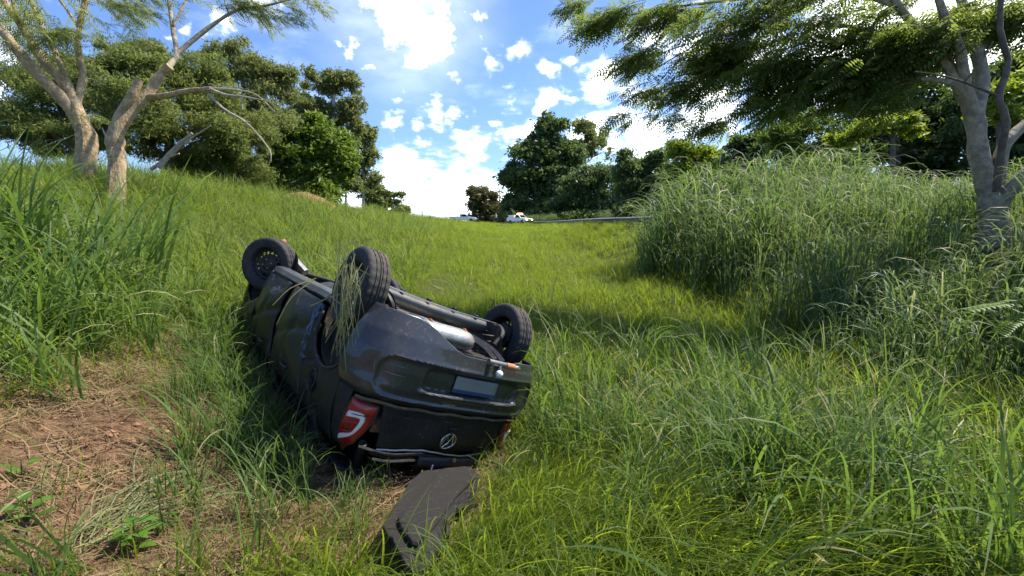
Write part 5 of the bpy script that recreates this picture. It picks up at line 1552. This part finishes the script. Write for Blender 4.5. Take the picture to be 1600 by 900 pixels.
limb(ft, b0, [at(1558, 290, 6.9), at(1566, 235, 6.8), at(1590, 205, 6.8), at(1630, 170, 6.8)], .09, .06, bk_)
limb(ft, b0, [at(1556, 300, 6.6), at(1564, 240, 6.5), at(1572, 185, 6.4), at(1560, 150, 6.4), at(1576, 100, 6.4), at(1562, 50, 6.4), at(1566, -20, 6.4)], .05, .032, M['bark_dark'])
limb(ft, b0, [at(1560, 150, 6.4), at(1505, 128, 6.3), at(1470, 118, 6.3), at(1430, 112, 6.3)], .018, .008, M['bark_dark'], 'twig')
limb(ft, b0, [at(1505, 130, 6.3), at(1530, 100, 6.2), at(1552, 65, 6.2)], .012, .008, M['bark_dark'], 'twig')
for a_, b_ in (((1290, 100, 7.9), (1180, 170, 8.2)), ((1220, 40, 8.2), (1080, 150, 8.8)), ((1110, 60, 8.9), (960, 130, 9.5)), ((1370, 110, 7.4), (1260, 190, 7.6)), ((1420, 122, 7.1), (1330, 190, 7)), ((1110, 60, 8.9), (1000, 165, 9.3))):
    pa, pb_ = at(*a_), at(*b_)
    limb(ft, b0, [pa, (pa + pb_) / 2 + [0, 0, .15], pb_], .014, .005, bk_, 'twig')
FL = [lob(1330, 30, 110, 40, 7.4, .8), lob(1180, 25, 100, 38, 8.2, .8), lob(1060, 20, 60, 30, 9, .8, .6), lob(950, 22, 55, 24, 9.5, .8, .5), lob(1000, 85, 50, 20, 9.4, .8, .38), lob(1130, 85, 60, 26, 8.8, .8, .6),
      lob(1240, 100, 80, 28, 8, .8, .7), lob(1360, 110, 70, 34, 7.3, .8, .7), lob(1090, 135, 60, 18, 9, .8, .42), lob(1010, 140, 50, 12, 9.4, .8, .2), lob(1190, 155, 70, 22, 8.4, .8, .25), lob(1050, 178, 60, 14, 9.3, .8, .16), lob(960, 180, 28, 8, 9.6, .8, .06),
      lob(1290, 150, 70, 20, 7.7, .8, .14), lob(1440, 60, 70, 40, 6.9, .8, .8), lob(1120, 195, 40, 14, 9, .8, .10), lob(1400, 150, 50, 16, 7, .8, .08), lob(1520, 20, 70, 40, 7.2, .8, .35), lob(1590, 30, 40, 40, 7, .8, .25), lob(1300, -45, 200, 36, 8, .8, .5), lob(900, 5, 25, 12, 9.8, .8, .12)]
feather_crown(ft, b0, [(c, r_, w_ * (.68 if c[0] < 3.6 else 1.25)) for c, r_, w_ in FL], 700, M['leaf_feather'], M['bark_dark'], 350, 1.15, lambda c: math.pi - .15 if c[0] < 5.8 else math.pi / 2 + .6)

# leafy sprig reaching in at the right
b0 = ground_hit(1600, 640) + np.array([.35, .25, 0])
sb = empty('shrub', b0, 'shrub with paired round leaves reaching in at the right edge', 'shrub')
sp_paths = [[b0, at(1640, 560, 4.3), at(1600, 478, 4.2), at(1560, 476, 4.1), at(1512, 484, 4.0)], [b0, at(1640, 560, 4.3), at(1610, 500, 4.1), at(1580, 505, 4.0), at(1560, 520, 3.95)], [b0, at(1650, 540, 4.3), at(1625, 470, 4.2), at(1600, 452, 4.1)]]
V = []; F = []; TI = []; n = 0
for P_ in sp_paths:
    limb(sb, b0, P_, .010, .004, M['bark_dark'], 'stem', 14, 6)
    Q = spline(P_, 26) - b0
    for i in range(9, 26):
        for s_ in (-1, 1):
            d = Q[i] - Q[i - 1]; d /= np.linalg.norm(d); sd = np.cross(d, [0, 0, 1]); sd /= np.linalg.norm(sd)
            v, f = leaf_blade(Q[i], sd * s_ + d * .4 + np.array([0, 0, .15]), .075, .046)
            V += v; F += [[q + n for q in ff] for ff in f]; n += len(v); TI += [rng.uniform(.2, 1)] * len(v)
obj('leaves', mesh('leaves', np.array(V), np.array(F), M['herb'], True, {'tint': TI}), sb)

# ------------------------------------------------------------------ far objects: vehicles, person, rail, pole
def pickup(label, loc, rz, service):
    root = empty('pickup_truck', loc, label, 'pickup truck', 'white vehicles stopped by the road')
    root.rotation_euler = (0, 0, rz)
    W = .86
    body = MB().prism([(-2.5, .42), (-2.52, .95), (-2.45, 1.02), (-.35, 1.02), (1.0, 1.02), (1.25, 1.0), (2.15, .90), (2.42, .72), (2.48, .42), (2.1, .36), (-2.2, .36)], -W, W).build('body', M['white'], root, bevel=.05)
    cab = MB()
    lo = [(-.45, -W + .02), (1.1, -W + .02), (1.1, W - .02), (-.45, W - .02)]; hi = [(-.30, -W + .18), (.42, -W + .18), (.42, W - .18), (-.30, W - .18)]
    V = [[x_, y_, 1.0] for x_, y_ in lo] + [[x_, y_, 1.55] for x_, y_ in hi]
    cab.add(V, [[3, 2, 1, 0], [4, 5, 6, 7]] + [[i, (i + 1) % 4, (i + 1) % 4 + 4, i + 4] for i in range(4)])
    cab.build('cab', M['white'], root, bevel=.06)
    V = np.array(V)
    for a_, b_ in ((0, 1), (1, 2), (2, 3), (3, 0)):
        q = [V[a_], V[b_], V[b_ + 4], V[a_ + 4]]; c_ = np.mean(q, 0)
        nrm_ = np.cross(q[1] - q[0], q[3] - q[0]); nrm_ /= np.linalg.norm(nrm_)
        pts = np.array([c_ + (p_ - c_) * .80 + nrm_ * .012 for p_ in q])
        pts = np.concatenate([pts, pts - nrm_ * .02])
        MB().add(pts, [[0, 1, 2, 3], [7, 6, 5, 4], [0, 4, 5, 1], [1, 5, 6, 2], [2, 6, 7, 3], [3, 7, 4, 0]]).build('windscreen' if (a_, b_) == (1, 2) else 'window', M['glass'], root, smooth=False)
    bed = MB()
    for yy_ in (-W + .06, W - .06):
        bed.box((-1.45, yy_, 1.07), (2.0, .08, .10))
    bed.box((-2.47, 0, 1.07), (.08, 1.6, .10)); bed.build('bed_rail', M['white'], root, bevel=.02)
    for wx in (-1.55, 1.5):
        for wy in (-.80, .80):
            wh = MB().revolve([(.0, .10), (.18, .10), (.2, .07), (.30, .11), (.345, .06), (.345, -.06), (.30, -.11), (.0, -.1)], 20, 1)
            wh.build('wheel', M['rubber'], root, loc=(wx, wy, .345))
    for wy in (-.62, .62):
        MB().box((2.43, wy, .70), (.12, .34, .16)).build('headlight', M['lamp_white'] if not service else M['lamp_on'], root, bevel=.03)
    MB().box((2.50, 0, .50), (.10, 1.6, .16)).build('front_bumper', M['plastic'], root, bevel=.03)
    MB().box((2.44, 0, .72), (.10, .8, .14)).build('grille', M['plastic'], root, bevel=.02)
    for wy in (-.98, .98):
        MB().box((.95, wy, 1.08), (.12, .18, .16)).build('wing_mirror', M['plastic'], root, bevel=.03)
    if service:
        MB().box((.05, 0, 1.68), (.30, 1.25, .14)).build('light_bar', M['lamp_on'], root, bevel=.03)
        for yy_ in (-.4, -.13, .13, .4):
            MB().revolve([(.0, .16), (.09, .14), (.12, .06), (.12, .0)], 14, 2).build('beacon', M['amber'], root, loc=(.05, yy_, 1.75))
        MB().box((1.75, 0, .97), (.5, 1.5, .02)).build('hazard_panel', M['vest'], root)
        cr = MB().box((-1.5, 0, 1.25), (1.5, 1.3, .5)); cr.build('cargo_box', M['white'], root, bevel=.05)
        MB().tube([(-1.2, .7, 1.1), (-1.1, .8, 1.9)], .05, 8).build('crane_post', M['galv'], root)
    else:
        MB().tube([(-1.25, 0, 1.0), (-1.25, 0, 1.78)], .10, 10).build('mast', M['galv'], root)
        MB().tube(spline([(-.55, -.5, 1.0), (-.6, -.5, 1.6), (-.6, .5, 1.6), (-.55, .5, 1.0)], 16), .05, 8).build('roll_bar', M['plastic'], root)
        MB().box((-.62, 0, 1.3), (.12, .8, .45)).build('rack', M['plastic'], root, bevel=.03)
    return root
p = at(725, 350, 86); pickup('white pickup seen side on with a mast in its bed, left of the person', (p[0], p[1], H(p[0], p[1]) + .12), R(-8), False)
p = at(812, 350, 82); pickup('white service truck with a glowing amber light bar, in front of the biggest tree', (p[0], p[1], H(p[0], p[1]) + .16), R(-48), True)

# person in dark clothes with pale bands, standing between the vehicles
p = at(775, 350, 82); pz = H(p[0], p[1]) + .1
pe = empty('person', (p[0], p[1], pz), 'person in dark clothes and pale banded vest standing between the two white vehicles', 'person')
J = {'pel': (0, 0, .93), 'sp': (0, 0, 1.15), 'ch': (0, 0, 1.38), 'nk': (0, 0, 1.52), 'hd': (0, -.02, 1.63), 'tp': (0, -.01, 1.75),
     'hl': (.09, 0, .88), 'kl': (.11, -.01, .48), 'al': (.12, .02, .08), 'tl': (.13, -.14, .04), 'hr': (-.09, 0, .88), 'kr': (-.11, -.02, .48), 'ar': (-.12, .02, .08), 'tr': (-.13, -.14, .04),
     'sl': (.18, 0, 1.42), 'el': (.24, .03, 1.13), 'wl': (.25, -.06, .88), 'fl': (.25, -.09, .80), 'sr': (-.18, 0, 1.42), 'er': (-.24, .03, 1.13), 'wr': (-.25, -.06, .88), 'fr': (-.25, -.09, .80)}
ks = list(J); ed_ = [('pel', 'sp'), ('sp', 'ch'), ('ch', 'nk'), ('nk', 'hd'), ('hd', 'tp'), ('pel', 'hl'), ('hl', 'kl'), ('kl', 'al'), ('al', 'tl'), ('pel', 'hr'), ('hr', 'kr'), ('kr', 'ar'), ('ar', 'tr'), ('ch', 'sl'), ('sl', 'el'), ('el', 'wl'), ('wl', 'fl'), ('ch', 'sr'), ('sr', 'er'), ('er', 'wr'), ('wr', 'fr')]
rads = dict(pel=.15, sp=.14, ch=.16, nk=.065, hd=.10, tp=.075, hl=.095, kl=.065, al=.045, tl=.035, hr=.095, kr=.065, ar=.045, tr=.035, sl=.065, el=.05, wl=.034, fl=.03, sr=.065, er=.05, wr=.034, fr=.03)
me = bpy.data.meshes.new('body'); me.from_pydata([J[k_] for k_ in ks], [(ks.index(a_), ks.index(b_)) for a_, b_ in ed_], []); me.materials.append(M['dark'])
bo = obj('body', me, pe)
bo.modifiers.new('skin', 'SKIN')
for i, k_ in enumerate(ks):
    me.skin_vertices[0].data[i].radius = (rads[k_], rads[k_] * .85)
    me.skin_vertices[0].data[i].use_root = k_ == 'pel'
bo.modifiers.new('sub', 'SUBSURF').levels = 1
MB().revolve([(.175, 1.10), (.185, 1.2), (.185, 1.22), (.175, 1.24)], 20, 2).build('waist_band', M['vest'], pe)
MB().revolve([(.20, 1.34), (.205, 1.38), (.19, 1.44), (.15, 1.47)], 20, 2).build('vest', M['vest'], pe)
MB().revolve([(.0, 1.80), (.07, 1.79), (.11, 1.74), (.12, 1.66)], 16, 2).build('cap', M['vest'], pe)
MB().revolve([(.001, 1.52), (.07, 1.53), (.098, 1.60), (.098, 1.67)], 16, 2).build('face', M['skin'], pe)

# guard rail along the near edge of the road
gr = empty('guard_rail', (road_x(30) - 3.9, 30, 1.5), 'low grey guard rail along the road edge beyond the tall grass', 'guard rail')
g0 = np.array([float(road_x(30)) - 3.9, 30, 1.5])
yy = np.linspace(12, 62, 50); xx = road_x(yy) - 3.9
secs = [(.0, .15), (.05, .10), (.05, .06), (-.01, .01), (-.01, -.01), (.05, -.06), (.05, -.10), (.0, -.15)]
G = np.stack([np.stack([xx - dx, yy, np.full_like(yy, 1.80) + dz_ * .8], -1) for dx, dz_ in secs], 1) - g0
MB().grid(G).build('rail_beam', M['galv'], gr, solid=.006)
pm = MB().box((0, 0, 0), (.10, .12, .85)).build('post', M['galv'], gr, bevel=.01)
for i, y_ in enumerate(np.arange(14, 62, 4.0)):
    o = pm if i == 0 else pm.copy()
    if i:
        COL.objects.link(o); o.parent = gr
    o.location = (float(road_x(y_)) - 3.8 - g0[0], y_ - g0[1], .02)

p = at(660, 350, 130)
up_ = empty('utility_pole', (p[0], p[1], H(p[0], p[1])), 'thin pale pole far off at the end of the ditch', 'pole')
MB().tube([(0, 0, -.5), (0, 0, 3), (0, 0, 5.4)], [.16, .14, .11], 10).build('pole_shaft', M['concrete'], up_)
MB().box((0, 0, 5.0), (1.1, .1, .1)).build('cross_arm', M['concrete'], up_)
